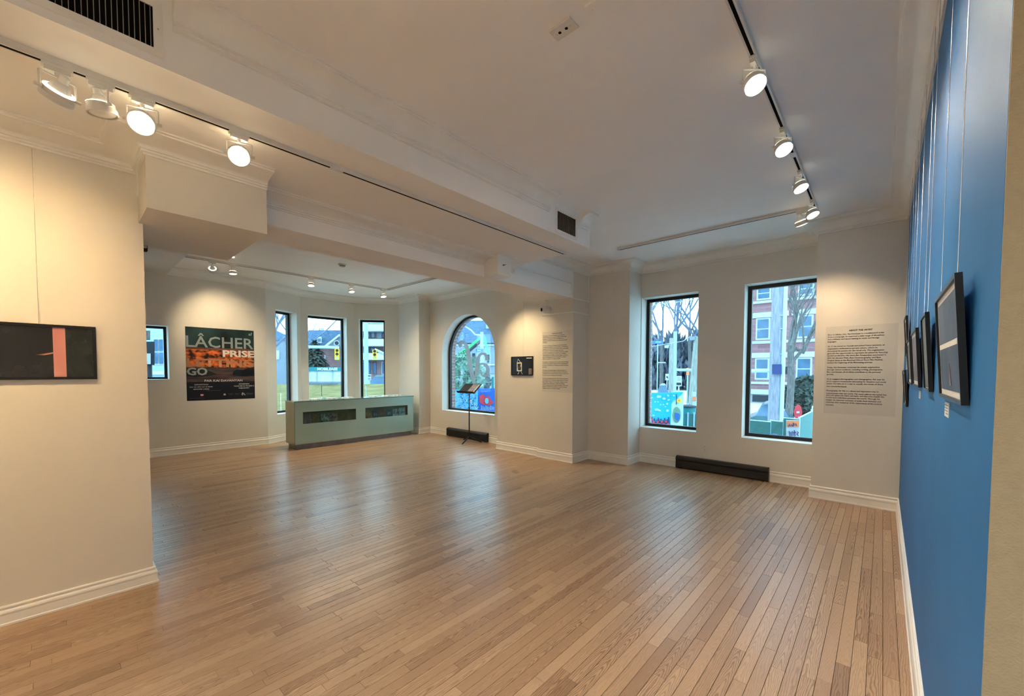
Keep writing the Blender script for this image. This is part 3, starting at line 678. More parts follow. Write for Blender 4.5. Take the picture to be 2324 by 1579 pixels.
r1_, T1 = blue_pic(1.53, 2.07, 1.418, .337, 'nearest framed photograph on the blue wall, two images with a white bar', [('print_upper', 'print_blue', 0, 1, .53, 1), ('print_lower', 'print_blue2', 0, 1, 0, .47)], matw=.018)
MB().prism([T1(.27, .045, .0095), T1(.30, .045, .0095), T1(.285, .11, .0095)], Vector((-.0006, 0, 0))).build('print_figure', 'print_skin', r1_)
blue_pic(2.511, 2.80, 1.418, .345, 'second framed photograph on the blue wall, grey green image', [('print', 'print_olive', 0, 1, 0, 1)], matw=.004)
blue_pic(3.216, 3.77, 1.418, .335, 'third framed photograph on the blue wall, mauve image with white border', [('print', 'print_mauve', 0, 1, 0, 1)])
blue_pic(3.962, 4.44, 1.418, .323, 'fourth framed photograph on the blue wall, pale narrow view', [('print', 'print_olive', 0, 1, 0, 1)])
blue_pic(4.72, 5.12, 1.635, .34, 'upper framed photograph of the stacked pair near the far corner', [('print', 'print_dark', 0, 1, 0, 1)])
blue_pic(4.70, 5.10, 1.218, .305, 'lower framed photograph of the stacked pair near the far corner', [('print', 'print_olive', 0, 1, 0, 1)], wires=())
def caption(y0, y1, z0, z1, label):
    c = thing('caption_label', label, 'label', (XB-.001, (y0+y1)/2, z0), 'caption labels on the blue wall')
    MB().box(XB-.0025, XB-.0004, y0, y1, z0, z1).build('card', 'paper_white', c)
    for k in range(4):
        z = z1-(z1-z0)*(k+1)/5.2; MB().box(XB-.0029, XB-.0024, y0+.01, y1-.01-(.03 if k == 3 else 0), z-.0018, z+.0018).build('text_line', 'frame_wood', c)
caption(1.95, 2.055, 1.352, 1.40, 'caption card under the nearest photograph on the blue wall')
caption(3.30, 3.42, 1.35, 1.395, 'caption card under the third photograph on the blue wall')
caption(5.15, 5.28, 1.53, 1.64, 'caption card between the stacked pair and the corner')

lp, TL = framed('framed_photograph', 'wide black framed dark photograph with a pink stripe on the left wall', (XL+.001, -.40, 1.444), (0, 1, 0), (0, 0, 1), (1, 0, 0), .558, .337, .016, .022,
    [('print_dark', 'print_dark', 0, 1, 0, 1), ('print_pink', 'print_pink', .676, .776, 0, 1), ('print_green', 'print_green', .776, 1, 0, 1), ('print_glimmer', 'print_skin', .20, .235, .72, 1)], None, 'black_frame', 0, (.57,), 2.82)
arm = MB(); c0 = TL(.0, 0, 0)
arm.prism([TL(.30, .150, .0135), TL(.335, .158, .0135), TL(.372, .168, .0135), TL(.374, .160, .0135), TL(.335, .148, .0135)], Vector((.0006, 0, 0))); arm.build('print_hand', 'print_skin', lp)

sp_, TS = framed('framed_photograph', 'small black framed photograph on the warmly lit wall', (-5.135, 5.659, 1.432), (1, 0, 0), (0, 0, 1), (0, -1, 0), .515, .345, .012, .022,
    [('print_dark', 'print_dark', 0, 1, 0, 1), ('print_paper', 'paper_white', .255, .50, .20, .70), ('print_lamp', 'mat_board', .72, .98, .91, .965), ('print_shade', 'print_mauve', .83, .98, .02, .36)], None, 'black_frame', 0, (.56,), 2.80)
noise_mat('print_portrait', lin(20, 15, 10), lin(235, 215, 180), scale=16, rough=.5, detail=3, lo=.40, hi=.62)
fg = MB(); W_, H_ = .515-.024, .345-.024
def TSQ(a, b, c=.0145): return TS(.012+W_*a, .012+H_*b, c)
fg.prism([TSQ(.295, .255), TSQ(.465, .255), TSQ(.465, .645), TSQ(.295, .645)], Vector((0, -.0006, 0))); fg.build('print_portrait', 'print_portrait', sp_)
st = MB().ribbon([TSQ(.27, .70), TSQ(.32, .90), TSQ(.44, .70)], .006, (0, -1, 0), .0005).ribbon([TSQ(.36, .20), TSQ(.35, .10), TSQ(.30, .03)], .008, (0, -1, 0), .0005).ribbon([TSQ(.46, .18), TSQ(.50, .10), TSQ(.53, .03)], .006, (0, -1, 0), .0005)
st.build('print_string', 'paper_white', sp_)

# ------------------------------------------------------------------ text panels
EN = ["Born in Isfahan, Iran, Kai Davanyan is a multifaceted artist.", "From a young age, he explored a wide range of disciplines,", "from athletics and speed skating to music and foreign", "languages.", "",
 "At 17, he moved to Canada and joined Fusion Jeunesse, an", "organization dedicated to art and culture, where he", "discovered his passion for the visual arts. The organization", "gave him the opportunity to represent his school by financing", "his first production. His short film Perspective, nominated in", "2021 for the Jury Prize, Best Cinematography, and Best", "Original Story at the Montreal School Short Film Festival,", "marked the beginning of his filmmaking journey.", "",
 "Today, Kai Davanyan continues his artistic exploration", "through various mediums, including writing, photography,", "film, and theater, all of which contribute to his personal", "growth.", "",
 "As an engaged photographer and videographer, Kai uses his", "art to support movements advocating for freedom and social", "justice. For him, art is a way to amplify the voices of those", "who cannot be heard.", "",
 "Photography, for Kai, is a direct and expressive way to", "communicate with the world. His work reflects the belief that", "time and space are mere concepts, and that true wealth lies", "in how each individual perceives the world. Through his", "images, he captures moments of truth, both intimate and", "universal, that remind us of the importance of the present", "moment."]
FR = ["Né à Isfahan, en Iran, Kai Davanyan est un artiste aux", "multiples facettes. Dès son plus jeune âge, il explore une", "large gamme de disciplines, allant de l'athlétisme au", "patinage de vitesse, en passant par la musique et les langues", "étrangères.", "",
 "À 17 ans, il s'installe au Canada et rejoint Fusion Jeunesse,", "une organisation dédiée à l'art et à la culture, où il découvre", "sa passion pour les arts visuels. Celle-ci lui offre l'opportunité", "de représenter son école en finançant sa première", "production. Son premier court métrage Perspective, nominé", "en 2021 pour le Prix du Jury, ainsi que pour la meilleure", "cinématographie et la meilleure histoire originale au Festival", "des courts métrages des écoles montréalaises, marque le", "début de son parcours en tant que cinéaste.", "",
 "Aujourd'hui, Kai Davanyan poursuit son exploration artistique", "à travers divers médiums, tels que l'écriture, la photographie,", "le cinéma et le théâtre, qui contribuent à son épanouissement", "personnel.", "",
 "Photographe et vidéaste engagé, Kai utilise également son", "art pour soutenir les mouvements en faveur de la liberté et", "de la justice sociale. Pour lui, l'art est un moyen de donner de", "la voix à ceux qui ne peuvent se faire entendre.", "",
 "Pour Kai, la photographie est un moyen direct et expressif de", "communiquer avec le monde. Son travail reflète la conviction", "que le temps et l'espace ne sont que des concepts, et que la", "véritable richesse réside dans la manière dont chaque", "individu perçoit le monde. À travers ses images, il capture des", "moments de vérité, à la fois intimes et universels, qui nous", "rappellent l'importance de l'instant présent."]
def text_panel(name, label, x0, x1, y, z0, z1, head, body, htop, tx0, tw, ttop, tbot):
    p = thing(name, label, 'text panel', ((x0+x1)/2, y, z0))
    MB().box(x0, x1, y-.0016, y-.0002, z0, z1).build('film', 'panel_film', p)
    text(head, 'text_black', p, ((x0+x1)/2, y-.0016, htop), (1, 0, 0), (0, 0, 1), width=(x1-x0)*.33, align='CENTER', bold=.045, name='heading')
    n = len(body); pitch = (ttop-tbot)/(n-1)
    for i, ln in enumerate(body):
        if ln: text(ln, 'text_black', p, (tx0, y-.0016, ttop-i*pitch), (1, 0, 0), (0, 0, 1), size=tw, bold=.028, name='text_line', valign='BOTTOM')
text_panel('text_panel', 'English wall text headed about the artist on the right pier', -.505, .112, YP, 1.024, 2.03, 'ABOUT THE ARTIST', EN, 1.985, -.485, .0208, 1.925, 1.115)
text_panel('text_panel', 'French wall text on the pier left of the tall windows', -4.37, -3.748, 5.60, 1.155, 2.182, "À PROPOS DE L'ARTISTE", FR, 2.155, -4.358, .0212, 2.10, 1.205)

# ------------------------------------------------------------------ poster
noise_mat('poster_teal', lin(14, 34, 34), lin(36, 64, 64), scale=3, rough=.35, detail=5)
noise_mat('poster_shadow', lin(8, 18, 18), lin(14, 26, 26), scale=3, rough=.4)
noise_mat('poster_fire', lin(30, 12, 8), lin(226, 112, 44), scale=9, rough=.35, detail=8, lo=.38, hi=.62, stretch=(1, 1.0, 1.6))
noise_mat('poster_sky', lin(96, 58, 46), lin(124, 80, 64), scale=4, rough=.35, detail=5, stretch=(1, .6, 3))
noise_mat('poster_lake', lin(44, 34, 34), lin(92, 72, 66), scale=6, rough=.35, detail=6, stretch=(1, .5, 3))
noise_mat('poster_black', (.003, .003, .004), (.006, .006, .007), scale=6, rough=.3)
noise_mat('poster_letter_grey', lin(136, 146, 146), lin(150, 158, 156), scale=3, rough=.4)
noise_mat('poster_letter_clear', lin(206, 150, 112), lin(226, 170, 130), scale=3, rough=.4, alpha=.55)
noise_mat('poster_letter_white', lin(206, 200, 196), lin(220, 214, 208), scale=3, rough=.4)
noise_mat('poster_red', lin(170, 30, 40), lin(190, 40, 50), scale=3, rough=.4)
XP = -9.33
ps = thing('exhibition_poster', 'large dark exhibition poster with big grey letters on the far wall', 'poster', (XP, 2.06, .953))
py0, py1, pz0, pz1 = 1.522, 2.605, .953, 2.299
PWD, PHT = py1-py0, pz1-pz0
def PQ(a, b, c=0.0): return Vector((XP+.0035+c, py0+PWD*a, pz1-PHT*b))      # a from left, b from top
def rect(mb, a0, a1, b0, b1, c): return mb.prism([PQ(a0, b0, c), PQ(a1, b0, c), PQ(a1, b1, c), PQ(a0, b1, c)], Vector((.0003, 0, 0)))
MB().box(XP+.0003, XP+.0035, py0, py1, pz0, pz1).build('board', 'poster_black', ps)
rect(MB(), 0, 1, 0, .275, .0002).build('print_band', 'poster_teal', ps)
fig = MB().disc(PQ(.545, .095, .0006), (1, 0, 0), .060, .075, .0003, 18).prism([PQ(.49, .12, .0006), PQ(.60, .12, .0006), PQ(.64, .275, .0006), PQ(.47, .275, .0006)], (.0003, 0, 0))
fig.build('print_silhouette', 'poster_shadow', ps)
rect(MB(), 0, 1, .275, .30, .0002).build('print_band', 'poster_sky', ps)
rect(MB(), 0, 1, .30, .545, .0002).build('print_band', 'poster_fire', ps)
MB().prism([PQ(.40, .30, .0006), PQ(.48, .285, .0006), PQ(.60, .30, .0006), PQ(.80, .32, .0006), PQ(.95, .30, .0006), PQ(1, .31, .0006), PQ(1, .275, .0006), PQ(.30, .275, .0006)], (.0003, 0, 0)).build('print_cloud', 'poster_sky', ps)
rect(MB(), 0, 1, .545, .745, .0002).build('print_band', 'poster_lake', ps)
MB().prism([PQ(.65, .65, .0006), PQ(.67, .60, .0006), PQ(.72, .575, .0006), PQ(.82, .58, .0006), PQ(.90, .55, .0006), PQ(1, .555, .0006), PQ(1, .665, .0006), PQ(.80, .675, .0006)], (.0003, 0, 0)).build('print_island', 'poster_black', ps)
MB().prism([PQ(0, .66, .0006), PQ(.12, .68, .0006), PQ(.3, .67, .0006), PQ(.42, .64, .0006), PQ(.33, .60, .0006), PQ(.2, .57, .0006), PQ(0, .56, .0006)], (.0003, 0, 0)).build('print_island', 'poster_shadow', ps)
EY, EZ = (0, 1, 0), (0, 0, 1)
ptxt = lambda s, mt, a, b, w, h, al='LEFT', bold=.02, nm='lettering': text(s, mt, ps, PQ(a, b, .0010), EY, EZ, width=PWD*w, height=PHT*h, align=al, bold=bold, name=nm)
ptxt('LÂCHER', 'poster_letter_grey', .005, .078, .985, .195, bold=.012)
ptxt('PRISE', 'poster_letter_white', 1.0, .298, .485, .098, 'RIGHT', bold=.035)
ptxt('LETTING', 'poster_letter_clear', .005, .425, .99, .115, bold=.035)
ptxt('GO', 'poster_letter_grey', .005, .548, .285, .108, bold=.035)
ptxt('PAR KAI DAVANYAN', 'poster_letter_white', .525, .715, .56, .030, 'CENTER')
for k, s in enumerate(('EXPOSITION', 'DU 22 FÉV AU 8 MAR', 'ENTRÉE LIBRE')): ptxt(s, 'poster_letter_white', .20, .775+k*.030, (.19, .32, .215)[k], .016, 'CENTER')
for k, s in enumerate(('EXHIBITION', 'FROM FEB 22 TO MAR 8', 'FREE ENTRY')): ptxt(s, 'poster_letter_white', .83, .775+k*.030, (.16, .31, .165)[k], .016, 'CENTER')
ptxt('af', 'poster_letter_white', .945, .032, .055, .040, 'CENTER', .0)
MB().disc(PQ(.205, .925, .0008), (1, 0, 0), .028, .024, .0003, 18).build('print_badge', 'poster_red', ps)
rect(MB(), .185, .225, .918, .924, .0012).build('print_badge_bar', 'poster_letter_white', ps); rect(MB(), .185, .225, .928, .934, .0012).build('print_badge_bar', 'poster_letter_white', ps)
rect(MB(), .515, .545, .918, .940, .0008).build('print_flag', 'poster_letter_white', ps)
MB().disc(PQ(.530, .929, .0012), (1, 0, 0), .009, .009, .0003, 8).build('print_leaf', 'poster_red', ps)
for (a0, a1, b) in ((.585, .66, .918), (.585, .645, .930), (.685, .765, .918), (.685, .75, .930), (.855, .97, .918), (.855, .985, .928), (.855, .96, .938), (.04, .24, .965)):
    rect(MB(), a0, a1, b, b+.004, .0008).build('print_small_text', 'frame_wood', ps)
MB().ribbon([PQ(.79, .945, .0008), PQ(.805, .91, .0008), PQ(.825, .925, .0008), PQ(.845, .95, .0008)], .010, (1, 0, 0), .0003).ribbon([PQ(.79, .915, .0008), PQ(.815, .935, .0008), PQ(.80, .95, .0008)], .008, (1, 0, 0), .0003).build('print_emblem', 'poster_letter_white', ps)
MB().ribbon([PQ(.26, .86, .0008), PQ(.30, .868, .0008), PQ(.36, .866, .0008), PQ(.42, .870, .0008), PQ(.47, .866, .0008)], .006, (1, 0, 0), .0003).build('signature', 'frame_wood', ps)

# ------------------------------------------------------------------ glass counter
noise_mat('counter_glass', lin(160, 190, 176), lin(170, 198, 184), scale=1.5, rough=.16, coat=.6)
noise_mat('counter_edge', lin(110, 144, 130), lin(120, 154, 140), scale=1.5, rough=.12, coat=.6)
noise_mat('counter_end', lin(150, 154, 116), lin(160, 164, 126), scale=1.5, rough=.16, coat=.5)
noise_mat('counter_top', lin(176, 198, 188), lin(188, 208, 198), scale=1.5, rough=.07, coat=.8)
noise_mat('counter_recess', lin(120, 126, 122), lin(136, 140, 134), scale=3, rough=.6)
noise_mat('toe_metal', lin(116, 116, 118), lin(132, 132, 134), scale=6, rough=.35, metal=.4)
X0, X1, Y0, Y1 = -8.645, -8.20, 2.935, 5.58
ct = thing('reception_counter', 'long pale green glass counter with two postcard displays in the bay', 'counter', (-8.42, 4.26, 0))
MB().box(X0+.05, X1-.03, Y0+.03, Y1-.05, .0005, .10).build('toe_kick', 'toe_metal', ct)
wins = [(3.09, 4.155, .485, .715), (4.365, 5.42, .49, .715)]
f = MB(); ys = [Y0+.012, 3.09, 4.155, 4.365, 5.42, Y1-.012]; t0, t1 = X1-.012, X1
f.box(t0, t1, ys[0], ys[5], .10, .485).box(t0, t1, ys[0], ys[5], .715, .905)
for a, b in ((0, 1), (2, 3), (4, 5)): f.box(t0, t1, ys[a], ys[b], .485, .715)
f.build('front_glass', 'counter_glass', ct)
MB().box(X0, X1-.0125, Y0, Y0+.012, .10, .905).build('end_glass', 'counter_end', ct)
MB().box(X0, X1-.0125, Y1-.012, Y1, .10, .905).build('end_glass', 'counter_glass', ct)
MB().box(X1-.0122, X1+.0004, Y0, Y0+.0118, .10, .905).build('corner_edge', 'counter_edge', ct)
MB().box(X0, X0+.012, Y0+.012, Y1-.012, .10, .905).build('back_panel', 'counter_glass', ct)
MB().box(X0+.012, t0, Y0+.012, Y1-.012, .10, .12).build('bottom_panel', 'counter_recess', ct)
MB().box(X0-.004, X1+.004, Y0-.004, Y1+.004, .905, .931).build('counter_top', 'counter_top', ct)
MB().box(X1+.0041, X1+.0052, Y0-.004, Y1+.004, .906, .930).build('top_edge', 'counter_edge', ct)
for (a, b, z0, z1) in wins:
    q = MB().box(t0-.13, t0-.12, a-.06, b+.06, .40, .80).box(t0-.12, t0-.001, a-.06, b+.06, .465, .483).box(t0-.12, t0-.001, a-.06, b+.06, .79, .80).box(t0-.12, t0-.001, a-.07, a-.06, .40, .80).box(t0-.12, t0-.001, b+.06, b+.07, .40, .80)
    q.build('display_recess', 'counter_recess', ct)
    MB().box(t0+.003, t0+.006, a, b, z0, z1).build('display_pane', 'counter_glass_clear', ct)
cc = [('mauve', (96, 78, 104), (150, 132, 146)), ('ochre', (92, 76, 50), (128, 110, 74)), ('teal and white', (30, 50, 54), (170, 190, 196)), ('burgundy', (60, 30, 38), (170, 150, 150)), ('olive', (50, 48, 34), (84, 78, 56)), ('moss green', (40, 44, 22), (96, 94, 50)),
      ('amber', (30, 18, 14), (180, 116, 60)), ('slate', (26, 28, 36), (52, 56, 66)), ('rust red', (60, 22, 14), (150, 64, 36)), ('near black', (10, 10, 10), (40, 38, 30)), ('black and white', (16, 16, 18), (190, 196, 200)), ('ice blue', (110, 130, 146), (176, 192, 204))]
for w_i in range(2):
    a, b, z0, z1 = wins[w_i]; n = 6
    for k in range(n):
        nm, c0, c1 = cc[w_i*6+k]; noise_mat('postcard_%d' % (w_i*6+k), lin(*c0), lin(*c1), scale=22, rough=.35, detail=3)
        y0 = a+.015+(b-a-.03)*k/n; y1 = y0+(b-a-.03)/n-.012; zb, hh = .4842, .150 + .012*((k*5+w_i) % 3)
        pc = thing('postcard', '%s postcard in the %s counter display' % (nm, 'left' if w_i == 0 else 'right'), 'postcard', (t0-.05, (y0+y1)/2, zb), 'postcards in the counter')
        B_ = [(t0-.040, y0, zb), (t0-.040, y1, zb), (t0-.037, y1, zb), (t0-.037, y0, zb)]; Tt = [(t0-.058, y0, zb+hh), (t0-.058, y1, zb+hh), (t0-.055, y1, zb+hh), (t0-.055, y0, zb+hh)]
        MB().hexa(B_, Tt).build('card', 'postcard_%d' % (w_i*6+k), pc)
        MB().hexa([(t0-.0380, y0+.03, zb+.035), (t0-.0395, y1-.03, zb+.035), (t0-.0388, y1-.03, zb+.035), (t0-.0388, y0+.03, zb+.035)], [(t0-.0475, y0+.045, zb+.095), (t0-.0475, y1-.045, zb+.095), (t0-.0468, y1-.045, zb+.095), (t0-.0468, y0+.045, zb+.095)]).build('print_motif', 'postcard_%d' % ((w_i*6+k+5) % 12 if (w_i*6+k+5) % 12 < w_i*6+k else w_i*6+k), pc)
noise_mat('leaflet', lin(150, 180, 200), lin(225, 232, 236), scale=30, rough=.5, lo=.4, hi=.6)
for k, (y, x, a) in enumerate(((3.45, -8.52, .1), (3.78, -8.50, -.2), (4.12, -8.53, .15), (4.72, -8.52, 0), (5.05, -8.5, -.1), (5.32, -8.53, .2))):
    q = thing('leaflet_stack', '%s low pile of leaflets on the counter top counting from the poster' % ('first', 'second', 'third', 'fourth', 'fifth', 'last')[k], 'leaflets', (x, y, .931), 'leaflets on the counter', rotz=a)
    MB().box(-.05, .05, -.105, .105, .0003, .014).build('pile', 'leaflet', q, local=True); MB().box(-.048, .048, -.10, .10, .0142, .016).build('top_leaflet', 'paper_white', q, local=True)

# ------------------------------------------------------------------ music stand, heaters, outlet
ms = thing('music_stand', 'black music stand with an open booklet before the arched window', 'music stand', (-6.47, 5.79, 0))
c = Vector((-6.47, 5.79, 0))
for fx, fy in ((-6.36, 5.50), (-6.235, 5.925), (-6.75, 5.88)):
    g = Vector((fx, fy, 0)); MB().tube([c+Vector((0, 0, .115)), c+(g-c)*.35+Vector((0, 0, .085)), c+(g-c)*.7+Vector((0, 0, .045)), g+Vector((0, 0, .0125))], [.016, .017, .015, .012], 8).build('leg', 'black_metal', ms, True)
MB().lathe(c+Vector((0, 0, .075)), (0, 0, 1), [(0, .018), (.02, .026), (.06, .022), (.075, .014)], 14).build('hub', 'black_metal', ms, True)
MB().cyl(c+Vector((0, 0, .09)), c+Vector((0, 0, .72)), .0125, .0125, 12).build('lower_tube', 'black_metal', ms, True)
MB().cyl(c+Vector((0, 0, .70)), c+Vector((0, 0, 1.10)), .009, .009, 12).build('upper_tube', 'black_metal', ms, True)
MB().lathe(c+Vector((0, 0, .71)), (0, 0, 1), [(0, .016), (.03, .016), (.035, .011)], 12).build('clutch', 'black_metal', ms, True)
b0, b1 = Vector((-6.70, 5.665, 1.052)), Vector((-6.17, 5.665, 1.052)); up_ = (Vector((0, .222, .188))); nn = Vector((0, -.188, .222)).normalized()
MB().prism([b0, b1, b1+up_+Vector((-.012, 0, 0)), b0+up_+Vector((.012, 0, 0))], -nn*.006).build('desk', 'black_metal', ms)
MB().prism([b0, b1, b1+nn*.055, b0+nn*.055], Vector((0, -.004, -.004))).build('lip', 'black_metal', ms)
MB().tube([Vector((-6.435, 5.79, 1.09)), Vector((-6.435, 5.775, 1.135))], .018, 10).build('tilt_joint', 'black_metal', ms, True)
bk = thing('booklet', 'open printed booklet lying on the music stand', 'booklet', b0+nn*.002+Vector((.2, 0, 0)))
noise_mat('booklet_page', lin(150, 132, 128), lin(196, 178, 172), scale=60, rough=.6, stretch=(.15, 1, 1))
def DQ(a, t, h): return b0+Vector((a, 0, 0))+up_*t+nn*h
MB().prism([DQ(.275, .03, .0005), DQ(.445, .03, .0005), DQ(.445, .93, .0005), DQ(.275, .93, .0005)], nn*.006).build('page_left', 'booklet_page', bk)
MB().prism([DQ(.450, .03, .0005), DQ(.485, .03, .0005), DQ(.485, .93, .0005), DQ(.450, .93, .0005)], nn*.007).build('page_right', 'paper_white', bk)
def heater(x0, x1, y, label):
    h = thing('baseboard_heater', label, 'heater', ((x0+x1)/2, y, 0), 'black baseboard heaters')
    pr_ = [(-.0005, .012), (-.058, .012), (-.068, .030), (-.062, .120), (-.070, .150), (-.066, .168), (-.045, .190), (-.0005, .196)]
    MB().prism([(x0+.018, y+a, z) for a, z in pr_], (x1-x0-.036, 0, 0)).build('cover', 'heater_black', h)
    for xa in (x0, x1-.02):
        MB().prism([(xa, y+a*1.04-.0002, z*1.015-.0015) for a, z in pr_], (.02, 0, 0)).build('end_cap', 'heater_black', h)
    MB().box(x0+.03, x1-.03, y-.0655, y-.058, .128, .140).build('outlet_slot', 'void_black', h)
    for xa in (x0+.05, x1-.09): MB().box(xa, xa+.04, y-.05, y-.01, .0005, .013).build('foot', 'heater_black', h)
heater(-7.50, -6.165, YA, 'black baseboard heater under the arched window')
heater(-2.367, -1.117, YW, 'black baseboard heater under the two tall windows')
ol = thing('wall_outlet', 'white wall outlet above the heater between the tall windows', 'outlet', (-1.956, YW, .30))
MB().bbox(-1.992, -1.920, YW-.006, YW+.001, .302, .416, .002).build('cover_plate', 'white_plastic', ol)
for z in (.335, .383):
    q = MB().lathe((-1.956, YW-.0055, z), (0, -1, 0), [(0, .017), (.003, .017), (.0035, .015)], 16).build('socket', 'white_plastic', ol, True)
    MB().box(-1.964, -1.961, YW-.0098, YW-.0085, z-.004, z+.007).box(-1.951, -1.948, YW-.0098, YW-.0085, z-.004, z+.007).box(-1.9575, -1.9545, YW-.0098, YW-.0085, z-.012, z-.008).build('slots', 'void_black', q)

# ------------------------------------------------------------------ outside
rx = random.Random(21)
ZG = -.6
plain('bounce_ground', lin(196, 198, 200), .9, .1, scale=3)  # lightened well beyond asphalt so the ground bounces daylight up to the ceilings
plain('concrete', lin(150, 154, 158), .9, .06, scale=4)
noise_mat('ext_plywood', lin(176, 166, 110), lin(206, 196, 140), scale=3, rough=.8, stretch=(1, 1, 6), detail=5)
plain('ext_white', lin(176, 184, 190), .7, .03); plain('ext_grey', lin(126, 138, 150), .8, .08); plain('ext_dark', lin(30, 36, 46), .6, .2)
noise_mat('ext_slate', lin(66, 92, 120), lin(98, 124, 150), scale=4, rough=.8, stretch=(1, 1, 4))
plain('ext_siding', lin(150, 178, 200), .7, .06, scale=2); plain('ext_pane', lin(70, 100, 128), .15, .2, scale=2)
noise_mat('ext_wood_pole', lin(120, 124, 118), lin(160, 162, 152), scale=6, rough=.9, stretch=(6, 6, .5), detail=5)
noise_mat('ext_concrete_pole', lin(120, 122, 136), lin(150, 150, 160), scale=6, rough=.9, stretch=(4, 4, .6), detail=5)
plain('ext_conduit', lin(176, 206, 232), .5, .03); plain('ext_galv', lin(150, 172, 190), .5, .05)
noise_mat('ext_bark', lin(70, 68, 70), lin(112, 108, 104), scale=8, rough=.95, stretch=(4, 4, 1))
noise_mat('ext_twig', lin(84, 96, 116), lin(110, 120, 138), scale=8, rough=.95)
noise_mat('ext_evergreen', lin(34, 48, 48), lin(66, 84, 76), scale=6, rough=.9); noise_mat('ext_woods', lin(56, 66, 82), lin(98, 104, 116), scale=1.2, rough=.95, detail=8)
plain('ext_yellow', lin(238, 200, 50), .5, .03); plain('ext_green', lin(56, 196, 110), .5, .06); plain('ext_green_mesh', lin(52, 108, 104), .8, .12, scale=14)
plain('ext_teal', lin(20, 112, 116), .6, .05); plain('ext_red', lin(206, 62, 74), .6, .06); plain('ext_orange', lin(226, 130, 84), .6, .05); plain('ext_blue_sign', lin(40, 110, 200), .5, .05)
plain('ext_cyan', lin(24, 170, 218), .7, .06, scale=3); plain('ext_cloud', lin(180, 206, 214), .7, .03); plain('ext_royal', lin(36, 96, 190), .7, .1, scale=6); plain('ext_sky_blue', lin(90, 180, 226), .7, .1, scale=6)
plain('ext_leaf', lin(104, 140, 122), .9, .35, scale=9); plain('ext_car_silver', lin(150, 172, 184), .25, .05, coat=.5); plain('ext_car_green', lin(70, 104, 112), .25, .08, coat=.5); plain('ext_navy', lin(40, 56, 108), .6, .2)
brick_mat('ext_brick', lin(132, 92, 98), lin(150, 106, 108), lin(150, 120, 124), bw=.8, rh=.28); brick_mat('ext_brick_far', lin(120, 86, 88), lin(134, 98, 98), lin(140, 112, 112), bw=.5, rh=.2)
emis('signal_green', (.35, .8, .55, 1), .25)
struct('ground', MB().box(-90, 60, -40, 90, ZG-.3, ZG), 'bounce_ground', 'grey street and pavement outside the windows', 'street')

def slab(mb, u0, u1, v0, v1, D, th=.1):
    """box whose front face spans the given view at distance D and goes th metres further away"""
    P = [AT(u, v, D) for u, v in ((u0, v1), (u1, v1), (u1, v0), (u0, v0))]
    c = (P[0]+P[1])/2; d = Vector((c.x, c.y, 0)).normalized()*th
    return mb.hexa(P, [p+d for p in P])
def gslab(mb, u0, u1, v0, D, th=.1, z0=ZG):
    """same, standing on the ground"""
    P = [AT(u, v0, D) for u in (u0, u1)]; b = [Vector((p.x, p.y, z0)) for p in P]
    d = Vector((P[0].x+P[1].x, P[0].y+P[1].y, 0)).normalized()*th
    return mb.hexa([b[0], b[1], P[1], P[0]], [q+d for q in (b[0], b[1], P[1], P[0])])
def foot(u, D): p = AT(u, 900, D); return Vector((p.x, p.y, ZG))
def away(u, D, k): p = AT(u, 900, D); return Vector((p.x, p.y, 0)).normalized()*k
def apoly(mb, pts, D, th): # polygon given in view coordinates at distance D
    P = [AT(u, v, D) for u, v in pts]; c = sum(P, Vector())/len(P); return mb.prism(P, Vector((c.x, c.y, 0)).normalized()*th)

def grow(mb, p, d, L, r, lv, rnd_, spread=.55, up=.12, n=6):
    segs = 3; pts = [p]; q = p.copy(); dd = d.normalized()
    for i in range(segs):
        dd = (dd+Vector((rnd_.uniform(-1, 1), rnd_.uniform(-1, 1), rnd_.uniform(-.6, 1)))*.13).normalized(); q = q+dd*(L/segs); pts.append(q.copy())
    mb.tube(pts, [r, r*.88, r*.75, r*.6], max(3, n))
    if lv <= 0: return
    for k in range(rnd_.choice((2, 3, 3)) + (1 if lv == 1 else 0)):
        base = pts[rnd_.choice((1, 2, 3, 3))]
        nd = (dd+Vector((rnd_.uniform(-1, 1), rnd_.uniform(-1, 1), rnd_.uniform(-.5, .8)))*spread+Vector((0, 0, up))).normalized()
        grow(mb, base, nd, L*rnd_.uniform(.6, .82), r*.55, lv-1, rnd_, spread, up, n-1)
def bare_tree(u, D, h, r, label, lv=5, seed=1, lean=(0, 0, 1), mat='ext_bark', tw='ext_bark', group='bare street trees'):
    rr = random.Random(seed); f = foot(u, D); t = thing('bare_tree', label, 'tree', f, group)
    top = f+Vector(lean).normalized()*h*.36
    MB().tube([f, f+(top-f)*.5+Vector((rr.uniform(-.1, .1), rr.uniform(-.1, .1), 0)), top], [r*1.15, r, r*.9], 10).build('trunk', mat, t, True)
    b = MB()
    for k in range(4):
        a = rr.uniform(0, 6.28); grow(b, f+(top-f)*rr.uniform(.75, 1), Vector((math.cos(a)*.7, math.sin(a)*.7, rr.uniform(.6, 1.4))), h*.27, r*.62, lv, rr)
    b.build('branches', tw, t)
    return t
